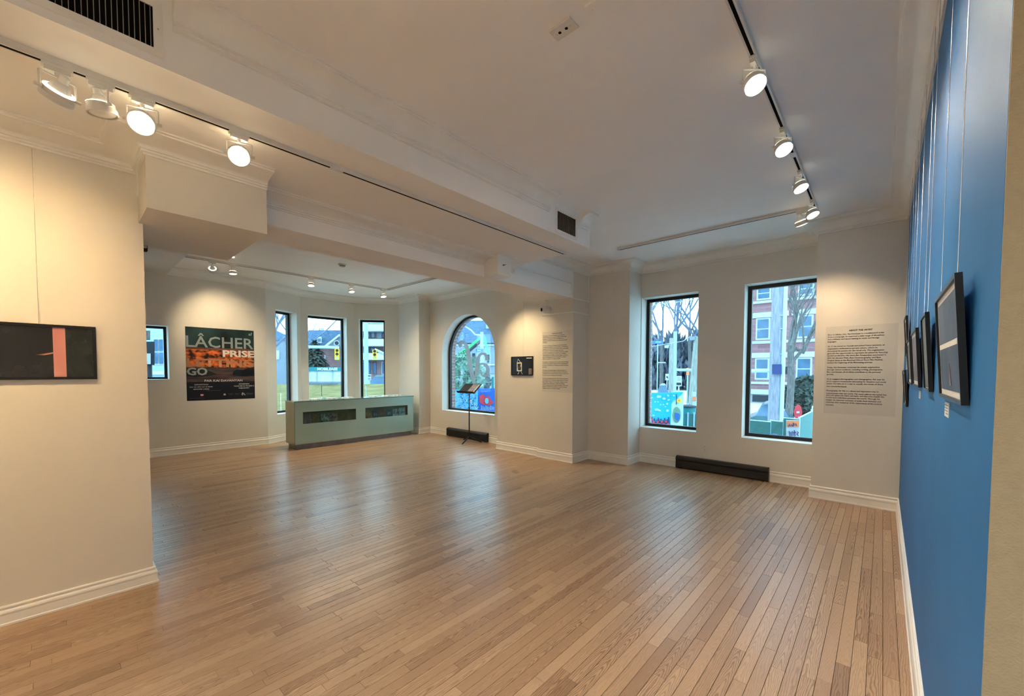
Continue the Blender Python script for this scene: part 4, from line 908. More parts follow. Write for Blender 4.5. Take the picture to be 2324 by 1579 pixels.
def leafy(name, c, rxy, rz, n, mat, label, cat, size=.2, seed=3, stem=True, group=None):
    rr = random.Random(seed); t = thing(name, label, cat, (c.x, c.y, ZG), group); mb = MB()
    for i in range(n):
        a, b_, k = rr.uniform(0, 6.28), rr.uniform(-1, 1), rr.uniform(.55, 1)**.5
        s_ = math.sqrt(1-b_*b_); p = Vector((c.x+rxy*k*s_*math.cos(a), c.y+rxy*k*s_*math.sin(a), c.z+rz*k*b_))
        e1 = Vector((rr.uniform(-1, 1), rr.uniform(-1, 1), rr.uniform(-1, 1))).normalized()*size*rr.uniform(.5, 1.2); e2 = e1.orthogonal().normalized()*size*.5
        mb.add([p-e1, p+e2, p+e1, p-e2], [(0, 1, 2, 3)])
    mb.build('foliage', mat, t)
    if stem: MB().cyl((c.x, c.y, ZG), (c.x, c.y, c.z), max(.05, rxy*.1), rxy*.06, 8).build('trunk', 'ext_bark', t, True)
    return t
def cone_tree(u, v_top, D, w, label, seed):
    f = foot(u, D); top = AT(u, v_top, D).z; rr = random.Random(seed); t = thing('evergreen_tree', label, 'tree', f); mb = MB()
    for i in range(2200):
        k = rr.random()**.6; z = ZG+.5+(top-ZG-.5)*(1-k); r = w*k*rr.uniform(.5, 1.05); a = rr.uniform(0, 6.28)
        p = Vector((f.x+r*math.cos(a), f.y+r*math.sin(a), z)); e1 = Vector((math.cos(a), math.sin(a), rr.uniform(-.7, .1)))*.35; e2 = Vector((-math.sin(a), math.cos(a), 0))*.12
        mb.add([p-e1, p+e2, p+e1, p-e2], [(0, 1, 2, 3)])
    mb.build('foliage', 'ext_evergreen', t); MB().cyl(f, (f.x, f.y, top-.5), w*.12, .04, 8).build('trunk', 'ext_bark', t, True)
def pole(name, u, v_top, D, r, mat, label, lean=Vector((0, 0, 0)), top_r=None, cat='pole', group='street poles'):
    f = foot(u, D); z = AT(u, v_top, D).z if v_top is not None else 11; t = thing(name, label, cat, f, group); tp = Vector((f.x, f.y, z))+lean
    MB().cyl(f, tp, r, top_r or r*.85, 14).build('shaft', mat, t, True)
    return t, f, tp
def sign(name, u0, u1, v0, v1, D, mat, label, extra=(), post=True, group='street signs'):
    c = AT((u0+u1)/2, v1, D); t = thing(name, label, 'sign', (c.x, c.y, ZG if post else c.z), group)
    slab(MB(), u0, u1, v0, v1, D, .03).build('panel', mat, t)
    for (pn, a0, a1, b0, b1, pm) in extra:
        slab(MB(), u0+(u1-u0)*a0, u0+(u1-u0)*a1, v0+(v1-v0)*b0, v0+(v1-v0)*b1, D-.012, .011).build(pn, pm, t)
    if post: MB().cyl((c.x, c.y, ZG)+Vector((0, 0, 0)) if False else (c.x, c.y, ZG), AT((u0+u1)/2, v0, D)+away((u0+u1)/2, D, .05), .03, .03, 8).build('post', 'ext_galv', t, True)
    return t
def car(u0, u1, v_roof, D, mat, label, yaw=0):
    f = (foot(u0, D)+foot(u1, D))/2; ex = (foot(u1, D)-foot(u0, D)); L = ex.length; ex.normalize(); ey = Vector((0, 0, 1)).cross(ex); H = AT((u0+u1)/2, v_roof, D).z-ZG; W = 1.75
    t = thing('parked_car', label, 'car', f, 'cars in the street')
    T = lambda a, c, b: f+ex*((a-.5)*L)+ey*(c*W)+Vector((0, 0, b*H))
    def loft(prof, name, m_, w0, w1):
        mb = MB(); n = len(prof); vs = []
        for c, k in ((-.5, w0), (-.5, w1), (.5, w1), (.5, w0)): pass
        vs = [T(a, -.5*w, b) for a, b, w in prof]+[T(a, .5*w, b) for a, b, w in prof]
        mb.add(vs, [tuple(range(n))[::-1], tuple(range(n, 2*n))]+[(i, (i+1) % n, n+(i+1) % n, n+i) for i in range(n)]); mb.build(name, m_, t)
    loft([(0, .22, 1), (.02, .52, 1), (.2, .62, 1), (.8, .64, 1), (.98, .56, 1), (1, .24, 1)], 'body', mat, 1, 1)
    loft([(.2, .62, .94), (.33, .95, .8), (.42, 1, .78), (.62, 1, .78), (.72, .94, .8), (.86, .63, .94)], 'cabin', 'ext_pane', 1, 1)
    loft([(.36, .965, .82), (.42, 1.01, .8), (.62, 1.01, .8), (.68, .97, .82)], 'roof', mat, 1, 1)
    for a in (.18, .8):
        for c in (-.5, .5): MB().cyl(T(a, c-.06*(1 if c > 0 else -1)*0-.04, .21), T(a, c+.04, .21), .31, .31, 14).build('wheel', 'ext_dark', t, True)
    return t

# --- plywood hoarding past the bay
hd = thing('plywood_hoarding', 'pale plywood hoarding of upright sheets beyond the bay windows', 'hoarding', foot(780, 13))
for a, b in ((470, 545), (545, 636.5), (636.5, 729.7), (729.7, 830), (830, 925), (925, 1010)):
    gslab(MB(), a+.6, b-.6, 872, 13, .02).build('plywood_sheet', 'ext_plywood', hd)
q = MB(); 
for a, b in ((470, 640), (640, 830), (830, 1010)): slab(q, a, b, 871.5, 873.5, 13.03, .06)
q.build('top_rail', 'ext_wood_pole', hd)
# --- small square window: neighbour house
nb = thing('neighbour_house', 'pale blue house with white window seen through the small square window', 'house', foot(350, 19))
gslab(MB(), 300, 420, 690, 19, 4).build('wall', 'ext_siding', nb)
wf = slab(MB(), 346, 374, 766, 828, 18.95, .04).build('window', 'ext_white', nb)
for a, b, c, d in ((349, 358, 770, 796), (361, 371, 770, 796), (349, 358, 800, 825), (361, 371, 800, 825)): slab(MB(), a, b, c, d, 18.9, .03).build('pane', 'ext_pane', wf)
slab(MB(), 300, 420, 842, 850, 18.9, .1).build('ledge', 'ext_white', nb)
kb = thing('notice_box', 'dark notice box with a brown lantern outside the small window', 'box', foot(338, 13))
slab(MB(), 328, 351, 775, 828, 13, .3).build('box', 'ext_dark', kb); slab(MB(), 327, 341, 750, 770, 13, .25).build('lantern', 'ext_bark', kb); MB().cyl(foot(338, 13.2), AT(338, 828, 13.2), .06, .06, 8).build('post', 'ext_dark', kb); slab(MB(), 329, 342, 802, 826, 12.95, .03).build('notice', 'ext_white', kb)
# --- slim bay window
bare_tree(618, 24, 11, .11, 'bare tree seen through the slim bay window', lv=5, seed=5, tw='ext_twig')
bare_tree(560, 34, 13, .15, 'second bare tree left of the slim bay window', lv=4, seed=15, tw='ext_twig')
fh = thing('distant_house', 'distant grey house behind the tree of the slim bay window', 'house', foot(620, 45))
gslab(MB(), 560, 668, 770, 45, 6).build('wall', 'ext_grey', fh); apoly(MB(), [(555, 771), (612, 742), (672, 771)], 44.8, 6.4).build('roof', 'ext_slate', fh); slab(MB(), 622, 634, 795, 815, 44.9, .1).build('window', 'ext_white', fh)
# --- middle bay window
gh = thing('gabled_house', 'slate roofed brick house with a gable and round window', 'house', foot(745, 40))
gslab(MB(), 690, 796, 786, 40, 5).build('wall', 'ext_brick_far', gh)
apoly(MB(), [(690, 787), (700, 749), (792, 749), (799, 787)], 39.6, 5.8).build('roof', 'ext_slate', gh)
gb = apoly(MB(), [(739, 786), (770, 761), (799, 786)], 38.8, 1).build('gable', 'ext_grey', gh)
MB().tube([AT(739, 786, 38.7), AT(770, 761, 38.7), AT(799, 786, 38.7)], .12, 6).build('gable_trim', 'ext_white', gh)
cr = AT(764.2, 778.5, 38.7); nn_ = -away(764, 38.7, 1)
MB().lathe(cr, nn_, [(0, .24), (.05, .24), (.05, .17), (.0, .17)], 20).build('round_window', 'ext_white', gh, True)
MB().lathe(cr, nn_, [(0, .165), (.02, .165)], 20).build('round_pane', 'ext_dark', gh)
dm = slab(MB(), 719, 730, 764, 778, 38.9, 1).build('dormer', 'ext_white', gh); slab(MB(), 721, 728, 768, 775, 38.85, .1).build('pane', 'ext_pane', dm)
for u in (724, 728, 732): slab(MB(), u, u+2.2, 744, 750, 40.5, .3).build('chimney_pot', 'ext_grey', gh)
slab(MB(), 735, 739, 806, 815, 39.9, .1).build('window', 'ext_white', gh)
bare_tree(694, 36, 12, .10, 'bare tree at the left of the middle bay window', lv=4, seed=8, tw='ext_twig')
cone_tree(716, 772, 31, 1.9, 'dark evergreen in front of the slate roofed house', 4)
tr = thing('office_trailer', 'white office trailer with a teal name band', 'trailer', foot(740, 22))
slab(MB(), 672, 800, 842, 866, 22, 2.2).build('body', 'ext_white', tr); bn = slab(MB(), 671.5, 800.5, 833, 842.2, 21.95, 2.3).build('name_band', 'ext_teal', tr)
slab(MB(), 672, 800, 866, 870, 22.05, 2.1).build('chassis', 'ext_grey', tr)
for u in (701, 719, 755): slab(MB(), u, u+.5, 843, 865, 21.9, .08).build('body_joint', 'ext_grey', tr)
for u in (690, 780):
    for k in (0, 1.5): MB().cyl(foot(u, 22.3)+away(u, 22, k)+Vector((0, 0, .35)), foot(u+2, 22.3)+away(u, 22, k)+Vector((0, 0, .35)), .35, .35, 12).build('wheel', 'ext_dark', tr, True)
MB().box(-.01, 0, -.01, 0, -.01, 0) if False else None
for u in (685, 790): gslab(MB(), u, u+3, 869.5, 22.4, .3).build('jack', 'ext_grey', tr)
a_, b_ = AT(720, 840.5, 21.86), AT(766, 840.5, 21.86); e_ = (b_-a_).normalized()
text('MOBILEASE', 'ext_white', tr, a_, e_, (0, 0, 1), width=(b_-a_).length, bold=.05, valign='BOTTOM', depth=.01)
def traffic_light(u0, u1, v0, v1, D, label, arm):
    c = AT((u0+u1)/2, v1, D); t = thing('traffic_light', label, 'traffic light', c, 'yellow traffic lights')
    slab(MB(), u0, u1, v0, v1, D, .25).build('housing', 'ext_yellow', t); h = (v1-v0)/3
    for k, mt in enumerate(('ext_dark', 'ext_dark', 'signal_green')):
        p = AT((u0+u1)/2, v0+h*(k+.5), D); n = -away((u0+u1)/2, D, 1)
        MB().lathe(p, n, [(0, .062), (.02, .062), (.03, .05)], 14).build('signal_lens', mt, t, True)
        MB().lathe(p+Vector((0, 0, .012)), n, [(0, .072), (.10, .072), (.10, .067), (.02, .067)], 14).build('visor', 'ext_yellow', t, True)
    MB().tube([AT(a, b, D+.2) for a, b in arm], .06, 8).build('mast_arm', 'ext_galv', t, True)
    e = AT(arm[-1][0], arm[-1][1], D+.2); MB().cyl((e.x, e.y, ZG), (e.x, e.y, e.z+.4), .11, .09, 10).build('mast', 'ext_galv', t, True)
traffic_light(759.5, 770.5, 791.5, 816, 19, 'yellow traffic light seen through the middle bay window', [(770, 789), (740, 787.5), (699, 787), (668, 786)])
traffic_light(845.5, 855, 793.5, 816.5, 19, 'yellow traffic light seen through the bay window nearest the arch', [(850, 793), (862, 798), (875, 805), (897, 812)])
# --- bay window nearest the arch: apartments
ap = thing('apartment_building', 'brick apartment block with white balcony bands', 'building', foot(850, 36))
gslab(MB(), 805, 915, 700, 36, 6).build('wall', 'ext_brick_far', ap)
for (v0, v1) in ((735, 751), (769, 785), (801, 816)): slab(MB(), 806, 914, v0, v1, 34.8, 1.1).build('balcony', 'ext_white', ap)
for (v0, v1, us) in ((752, 768, (818, 830, 842, 856, 868, 884)), (786, 800, (816, 829, 841, 870, 886)), (820, 850, (818, 833, 846, 866))):
    for i, u in enumerate(us):
        w = slab(MB(), u, u+9, v0+1, v1-1, 35.92, .1).build('window', 'ext_dark' if i % 3 else 'ext_white', ap); slab(MB(), u+1, u+8, v0+2, v1-2, 35.9, .03).build('pane', 'ext_pane', w)
slab(MB(), 800, 915, 716, 734, 35.5, 1).build('cornice_band', 'ext_siding', ap)
pole('lamp_post', 832, 730, 18, .10, 'ext_galv', 'grey post in the bay window nearest the arch')
sign('sandwich_sign', 834, 842.5, 849, 863, 16, 'ext_white', 'white notice board outside the bay window nearest the arch', (('notice_text', .15, .85, .2, .35, 'ext_dark'), ('notice_panel', .15, .85, .55, .9, 'ext_grey')))
car(818, 905, 852, 24, 'ext_car_green', 'dark green parked car beyond the plywood hoarding')

# --- arched window
gr_ = thing('grey_roof_house', 'large house with blue grey roof beyond the arched window', 'house', foot(1085, 38))
gslab(MB(), 1000, 1160, 776, 38, 8).build('wall', 'ext_grey', gr_); apoly(MB(), [(1000, 778), (1040, 727), (1150, 727), (1165, 778)], 37.6, 9).build('roof', 'ext_slate', gr_)
for (a, b, c, d) in ((1070, 1080, 800, 822), (1088, 1098, 800, 822), (1104, 1112, 806, 824), (1050, 1060, 800, 822)):
    w = slab(MB(), a, b, c, d, 37.9, .1).build('window', 'ext_white', gr_); slab(MB(), a+1.5, b-1.5, c+1.5, d-1.5, 37.85, .03).build('pane', 'ext_dark', w)
for v in (781, 826): slab(MB(), 1000, 1160, v, v+3, 37.8, .2).build('ledge', 'ext_white', gr_)
slab(MB(), 1103, 1124, 736, 745, 37.2, .5).build('dormer', 'ext_siding', gr_)
wb = thing('white_shed', 'pale shed at the right of the arched window', 'shed', foot(1125, 20)); gslab(MB(), 1113, 1150, 846, 20, 2).build('wall', 'ext_white', wb); slab(MB(), 1111, 1152, 842, 847, 19.9, 2.2).build('roof', 'ext_grey', wb); gslab(MB(), 1116, 1121, 855, 19.95, .03).build('door', 'ext_teal', wb)
ex_ = thing('excavator', 'bright green excavator arm beyond the arched window', 'excavator', foot(1030, 24))
bm_ = apoly(MB(), [(1022, 838), (1026, 812), (1060, 787), (1093, 761), (1098, 764), (1100, 771), (1068, 795), (1040, 822), (1034, 840)], 24, .5).build('boom', 'ext_green', ex_)
apoly(MB(), [(1093, 760), (1101, 764), (1106, 783), (1110, 797), (1108, 808), (1105, 797), (1099, 779)], 23.8, .4).build('stick', 'ext_green', ex_)
MB().tube([AT(1060, 800, 23.9), AT(1094, 771, 23.9)], .09, 8).build('cylinder', 'ext_dark', ex_, True)
MB().tube([AT(1056, 741, 24), AT(1068, 748, 24), AT(1078, 759, 24), AT(1092, 761, 24)], .05, 6).build('hose', 'ext_white', ex_, True)
gslab(MB(), 1008, 1036, 836, 24.2, 2.4, ZG+.8).build('cab', 'ext_green', ex_); slab(MB(), 1012, 1030, 840, 852, 24.1, .08).build('cab_glass', 'ext_pane', ex_); gslab(MB(), 1000, 1042, 868, 24, 2.8).build('crawler', 'ext_dark', ex_)
apoly(MB(), [(1102, 806), (1111, 804), (1112, 815), (1104, 817)], 23.7, .7).build('bucket', 'ext_dark', ex_)
a_, b_ = AT(1036, 811, 23.97), AT(1057, 796, 23.97); e_ = (b_-a_).normalized(); n_ = -away(1046, 24, 1); text('BUILD', 'ext_dark', ex_, a_, e_, n_.cross(e_), width=(b_-a_).length, bold=.04, valign='CENTER', depth=.02)
a_, b_ = AT(1039, 818, 23.97), AT(1058, 804, 23.97); e_ = (b_-a_).normalized(); text('BUILDERS', 'ext_white', ex_, a_, e_, n_.cross(e_), width=(b_-a_).length*.8, bold=.03, valign='CENTER', depth=.02)
t_, f_, tp_ = pole('lamp_post', 1093.5, 753, 17, .075, 'ext_galv', 'slim pole with a blue street sign in the arched window')
slab(MB(), 1080, 1097.5, 791.5, 798.5, 16.88, .03).build('street_sign', 'ext_blue_sign', t_); slab(MB(), 1083, 1091, 794, 796, 16.86, .015).build('sign_text', 'ext_white', t_)
leafy('leafy_shrub', AT(1052, 858, 15), .8, .9, 900, 'ext_leaf', 'loose green shrub at the lower left of the arched window', 'shrub', .10, 6)
leafy('leafy_shrub', AT(1082, 866, 19), .7, .6, 600, 'ext_evergreen', 'dark shrub beside the pole in the arched window', 'shrub', .10, 7)
mu = thing('painted_hoarding', 'blue painted hoarding with a red bird seen through the arched window', 'hoarding', foot(1085, 12))
gslab(MB(), 1030, 1084, 884, 12, .03).build('painted_sheet', 'ext_sky_blue', mu); gslab(MB(), 1084.3, 1140, 881, 12, .03).build('painted_sheet', 'ext_royal', mu)
def paint(mb, pts, D): return apoly(mb, pts, D, .008)
def Aq(a, b): return (1000+a/5.847, 690+b/5.847)
paint(MB(), [Aq(*p) for p in ((515, 1220), (560, 1190), (600, 1230), (640, 1215), (660, 1260), (705, 1310), (650, 1345), (560, 1330), (515, 1300))], 11.985).build('painted_bird', 'ext_red', mu)
MB().disc(AT(*Aq(612, 1283), 11.97), -away(1104, 12, 1), .055, .085, .008, 14).build('painted_eye', 'ext_sky_blue', mu)
sc_ = MB()
for i in range(46):
    a, b = rx.uniform(240, 500), rx.uniform(1130, 1400); dx, dy = rx.uniform(-40, 40), rx.uniform(-40, 40)
    sc_.ribbon([AT(*Aq(a, b), 11.98), AT(*Aq(a+dx*.5+8, b+dy*.5), 11.98), AT(*Aq(a+dx, b+dy), 11.98)], .012, -away(1060, 12, 1), .006)
sc_.build('painted_lines', 'ext_navy', mu)
sc_ = MB()
for i in range(40):
    a, b = rx.uniform(240, 500), rx.uniform(1130, 1400); dx, dy = rx.uniform(-50, 50), rx.uniform(-30, 30)
    sc_.ribbon([AT(*Aq(a, b), 11.978), AT(*Aq(a+dx*.5, b+dy*.5+8), 11.978), AT(*Aq(a+dx, b+dy), 11.978)], .016, -away(1060, 12, 1), .006)
for i in range(9):
    a = 540+i*20; sc_.ribbon([AT(*Aq(a, 1345+i % 3*8), 11.965), AT(*Aq(a+6, 1375), 11.965), AT(*Aq(a-2, 1405), 11.965)], .014, -away(1090, 12, 1), .006)
sc_.build('painted_strokes', 'ext_cloud', mu)

# --- narrower tall window
def Wq(a, b): return (1460+a/4.786, 660+b/4.786)
wd = thing('distant_woods', 'grey mass of distant winter woods behind the street', 'woods', foot(1530, 62))
mb = MB()
for i in range(9000):
    u = rx.uniform(1370, 1680); D = rx.uniform(50, 66); vt = 770+14*math.sin(u*.11)+9*math.sin(u*.31+1)+rx.uniform(-10, 22); z1 = AT(u, vt, D).z; z = ZG+(z1-ZG)*rx.random()**.6
    p = foot(u, D); p.z = z; e1 = Vector((rx.uniform(-.5, .5), rx.uniform(-.5, .5), 1))*rx.uniform(.3, 1.1); e2 = Vector((rx.uniform(-1, 1), rx.uniform(-1, 1), .2)).normalized()*rx.uniform(.08, .3)
    mb.add([p-e1, p+e2, p+e1, p-e2], [(0, 1, 2, 3)])
mb.build('canopy', 'ext_woods', wd); tag(wd, kind='stuff')
bare_tree(1452, 22, 12.5, .13, 'bare tree left of the narrower tall window', lv=5, seed=31, tw='ext_twig')
bare_tree(1606, 30, 14, .12, 'bare tree right of the narrower tall window', lv=5, seed=12, tw='ext_twig')
bare_tree(1500, 27, 13, .10, 'slim bare tree between the street sign and the wooden pole', lv=5, seed=61, tw='ext_twig')
bare_tree(1562, 30, 14, .11, 'slim bare tree behind the leaning pole', lv=5, seed=62, tw='ext_twig')
bare_tree(1530, 34, 15, .14, 'tall bare tree in the middle of the narrower tall window', lv=5, seed=44, tw='ext_twig')
t_, f_, tp_ = pole('utility_pole', 1522, 767, 24, .13, 'ext_wood_pole', 'wooden pole left of centre in the narrower tall window')
MB().tube([AT(1520, 783, 24), AT(1512, 785, 24)], .04, 6).build('lamp_arm', 'ext_galv', t_, True); slab(MB(), 1508, 1518, 783.5, 789, 23.9, .3).build('lamp_head', 'ext_white', t_); slab(MB(), 1494, 1511, 821.5, 823.5, 23.9, .1).build('side_arm', 'ext_white', t_)
pole('utility_pole', 1530, 752, 26, .12, 'ext_galv', 'grey pole just right of the wooden pole')
t_, f_, tp_ = pole('utility_pole', 1567, 764, 15, .12, 'ext_wood_pole', 'thick leaning wooden pole at the right of the narrower tall window', Vector((.18, 0, 0)))
slab(MB(), 1565, 1577, 763, 771, 14.8, .25).build('pole_cap', 'ext_grey', t_)
ma = thing('mast_arm', 'white horizontal mast arm in the narrower tall window', 'mast', foot(1590, 18)); MB().tube([AT(1534, 839, 18), AT(1590, 840, 18)], .055, 8).build('arm', 'ext_galv', ma, True); MB().cyl(foot(1590, 18), AT(1590, 830, 18), .1, .08, 10).build('mast', 'ext_galv', ma, True)
wr = thing('overhead_wires', 'overhead street wires sagging between the poles', 'wires', foot(1522, 24)); 
for pts in ([(1400, 800), (1480, 786), (1522, 779), (1550, 774), (1567, 763)], [(1380, 700), (1470, 694), (1560, 682), (1640, 668)]): MB().tube([AT(u, v, 20) for u, v in pts], .015, 5).build('wire', 'ext_galv', wr)
sign('street_sign', 1481, 1505, 772.5, 780, 25.2, 'ext_blue_sign', 'blue street name sign in the narrower tall window', (('sign_text', .3, .8, .35, .6, 'ext_white'),))
sign('arrow_sign', 1510, 1518, 848, 862.5, 25.8, 'ext_white', 'white sign with a black turning arrow', (('arrow', .25, .75, .4, .6, 'ext_dark'), ('arrow_head', .6, .8, .55, .75, 'ext_dark')))
sign('parking_sign', 1534, 1547.5, 853, 876, 17, 'ext_white', 'white street sign with a black lower field', (('text_line', .15, .85, .15, .22, 'ext_grey'), ('text_line', .2, .8, .35, .42, 'ext_grey'), ('black_field', .1, .9, .66, .9, 'ext_dark')))
sign('warning_sign', 1557.5, 1564, 835, 851, 20, 'ext_orange', 'small orange and white warning sign by the leaning pole', (('white_field', .1, .9, .05, .45, 'ext_white'),))
car(1483, 1524, 871, 22, 'ext_car_silver', 'silver parked car behind the painted hoarding')
car(1566, 1612, 866, 20, 'ext_white', 'white parked car right of the leaning pole')
mh = thing('painted_hoarding', 'cyan painted hoarding with white clouds and a globe', 'hoarding', foot(1515, 11))
gslab(MB(), 1456, 1524, 891, 11, .03).build('painted_sheet', 'ext_cyan', mh); gslab(MB(), 1524.3, 1551.5, 889, 11, .03).build('painted_sheet', 'ext_cloud', mh)
paint(MB(), [Wq(*p) for p in ((306, 1102), (436, 1096), (420, 1120), (330, 1190), (306, 1230))], 10.985).build('painted_sky', 'ext_cyan', mh)
N1 = -away(1515, 11, 1); pc_ = MB()
for a, b, s_ in ((170, 1150, 22), (270, 1135, 14), (330, 1135, 12), (230, 1165, 20), (125, 1205, 12), (275, 1185, 14), (190, 1235, 10), (220, 1235, 9), (260, 1225, 14), (150, 1290, 22), (180, 1300, 16), (262, 1300, 20), (110, 1350, 12), (98, 1160, 10), (160, 1205, 9), (240, 1255, 8)):
    for k in range(3): pc_.disc(AT(*Wq(a+rx.uniform(-.5, .5)*s_, b+rx.uniform(-.3, .3)*s_), 10.98-.002*k), N1, s_*.6/4.786*.0117, s_*.5/4.786*.0117, .006, 10)
pc_.build('painted_clouds', 'ext_cloud', mh)
fl = MB()
for i in range(14):
    a = 95+i*14; b = 1370+(i*37 % 60); fl.ribbon([AT(*Wq(a, 1470), 10.982), AT(*Wq(a+4, (1470+b)/2), 10.982), AT(*Wq(a-3, b), 10.982)], .03, N1, .005)
fl.build('painted_stems', 'ext_navy', mh)
fl = MB()
for i in range(9): fl.disc(AT(*Wq(92+i*22, 1395+(i*29 % 60)), 10.976), N1, .025, .035, .006, 8)
fl.build('painted_petals', 'ext_red', mh)
MB().disc(AT(*Wq(362, 1345), 10.98), N1, .095, .20, .006, 22).build('painted_globe', 'ext_leaf', mh); MB().disc(AT(*Wq(365, 1365), 10.972), N1, .06, .10, .006, 12, wob=.3, rnd=rx).build('painted_ocean', 'ext_royal', mh)
MB().disc(AT(*Wq(388, 1190), 10.98), N1, .05, .062, .006, 14, wob=.12, rnd=rx).build('painted_flower', 'ext_yellow', mh); MB().disc(AT(*Wq(388, 1190), 10.972), N1, .022, .025, .006, 10).build('painted_face', 'ext_orange', mh)
MB().ribbon([AT(*Wq(360, 1120), 10.979), AT(*Wq(362, 1170), 10.979), AT(*Wq(357, 1235), 10.979)], .018, N1, .005).build('painted_stem', 'ext_navy', mh)
sf = thing('screened_fence', 'green screened site fence right of the painted hoarding', 'fence', foot(1568, 11.3))
for a, b in ((1552, 1561), (1562, 1575), (1576, 1600), (1601, 1640)): gslab(MB(), a, b, 939, 11.3, .02).build('fence_panel', 'ext_green_mesh', sf)
for u in (1561.5, 1575.5, 1600.5): MB().cyl(foot(u, 11.28), AT(u, 936, 11.28), .02, .02, 8).build('fence_post', 'ext_galv', sf, True)
bl = thing('litter_barrel', 'dark green barrel above the screened fence', 'barrel', foot(1560.5, 12.5)); pb = foot(1560.5, 12.5); hb_ = AT(1560, 919, 12.5).z-ZG
MB().lathe(pb, (0, 0, 1), [(0, .19), (hb_*.5, .22), (hb_*.95, .22)], 16).build('drum', 'ext_teal', bl, True); MB().lathe(pb+Vector((0, 0, hb_*.95)), (0, 0, 1), [(0, .24), (.04, .24), (.07, .1)], 16).build('lid', 'ext_dark', bl, True)
cb_ = thing('traffic_delineator', 'orange and white traffic delineator by the leaning pole', 'delineator', foot(1575.5, 13)); gslab(MB(), 1571.5, 1580, 890, 13, .12).build('board', 'ext_white', cb_)
for v in (900, 925): slab(MB(), 1571.5, 1580, v, v+9, 12.98, .02).build('stripe', 'ext_orange', cb_)

# --- tall window right: brick building
def Bq(a, b): return (1680+a/4.158, 630+b/4.158)
YB = 32.0; XBL = PY(1655, 840, YB).x
bb_ = thing('brick_building', 'red brick apartment building with white lintels and sills', 'building', (-6, YB, ZG))
MB().box(XBL, 6, YB, YB+9, ZG, 14).build('wall', 'ext_brick', bb_)
def zb(v): return PY(1780, 630+v/4.158, YB).z
def xb(a): return PY(1680+a/4.158, 840, YB).x
pitch = xb(600)-xb(205)
cols = [xb(205)+pitch*k for k in (0, .5, 1, 2, 3)]
for (zt, zl, sill_) in ((zb(60), zb(190), zb(200)), (zb(365), zb(578), zb(592)), (zb(755), zb(965), zb(985))):
    for x in cols:
        w = .34 if abs(x-(cols[0]+pitch/2)) < .01 else .85
        q = MB().box(x-w/2, x+w/2, YB-.02, YB+.05, zl, zt).build('window', 'ext_white', bb_)
        MB().box(x-w/2+.1, x+w/2-.1, YB-.05, YB-.021, zl+.12, (zl+zt)/2-.04).box(x-w/2+.1, x+w/2-.1, YB-.05, YB-.021, (zl+zt)/2+.04, zt-.1).build('pane', 'ext_pane', q)
        MB().box(x-w*.85, x+w*.85, YB-.14, YB+.02, sill_-.16, sill_).build('sill', 'ext_white', bb_); MB().box(x-w*.85, x+w*.85, YB-.10, YB+.02, zt+.02, zt+.36).build('lintel', 'ext_white', bb_)
MB().box(XBL-.1, 6.1, YB-.16, YB+.01, zb(605), zb(590)).build('belt_course', 'ext_white', bb_); MB().box(XBL-.1, 6.1, YB-.2, YB+.01, zb(1105), zb(1060)).build('water_table', 'ext_white', bb_)
MB().box(XBL-.05, 6.05, YB-.12, YB+.01, ZG, zb(1105)).build('stone_base', 'concrete', bb_)
for x in cols: MB().box(x-.5, x+.5, YB-.16, YB-.121, zb(1180), zb(1115)).build('basement_window', 'ext_dark', bb_)
up = thing('utility_pole', 'thick weathered utility pole with white conduit in the tall window', 'pole', foot(1762, 14), 'street poles')
MB().cyl(foot(1760, 14), Vector((foot(1766, 14).x, foot(1766, 14).y, 11)), .185, .165, 18).build('shaft', 'ext_concrete_pole', up, True)
MB().cyl(foot(1774.5, 13.85), Vector((foot(1779.5, 13.85).x, foot(1779.5, 13.85).y, 10.5)), .05, .05, 10).build('conduit', 'ext_conduit', up, True)
for v in (715, 745, 803, 845, 880, 930): slab(MB(), 1771, 1781, v, v+1.2, 13.8, .3).build('strap', 'ext_conduit', up)
slab(MB(), 1752.5, 1774, 826.5, 849, 13.75, .02).build('band', 'ext_navy', up)
MB().tube([AT(1680, 841.5, 14), AT(1752, 841.5, 14)], .05, 8).build('side_arm', 'ext_conduit', up, True)
bt = bare_tree(1791, 21, 9.0, .13, 'bare branching tree in front of the brick building', lv=5, seed=77)
MB().tube([AT(1796, 800, 22), AT(1806, 790, 22), AT(1822, 800, 22.2), AT(1836, 770, 22.4), AT(1852, 740, 22.6), AT(1862, 700, 22.8)], [.09, .085, .08, .07, .055, .03], 8).build('limb', 'ext_bark', bt, True)
slab(MB(), 1779, 1796, 832, 849, 21.6, .4).build('trunk_band', 'ext_dark', bt)
leafy('evergreen_shrub', AT(1840, 908, 24), 1.15, 1.15, 2200, 'ext_evergreen', 'dark evergreen shrub beside the brick building', 'shrub', .17, 9)
car(1696, 1806, 913, 16.5, 'ext_car_green', 'dark green car passing behind the utility pole')
sg = thing('site_fence', 'teal screened site fence with a painted banner', 'fence', foot(1800, 10))
for (u0, u1, va, D0, D1) in ((1690, 1750, 955, 10.2, 10), (1751, 1778, 956, 10, 9.9), (1779, 1814, 950, 9.9, 9.8), (1815, 1842, 940, 9.8, 11.5)):
    p0, p1 = AT(u0, va, D0), AT(u1, va, D1); b0_, b1_ = Vector((p0.x, p0.y, ZG)), Vector((p1.x, p1.y, ZG)); nrm_ = (p1-p0).cross(Vector((0, 0, 1))).normalized()*.02
    p1.z = p0.z = (p0.z+p1.z)/2
    MB().prism([b0_, b1_, p1, p0], nrm_).build('fence_panel', 'ext_green_mesh', sg)
    MB().cyl(b1_, p1+Vector((0, 0, .05)), .02, .02, 8).build('fence_post', 'ext_conduit', sg, True); MB().cyl(p0, p1, .016, .016, 8).build('top_tube', 'ext_conduit', sg, True)
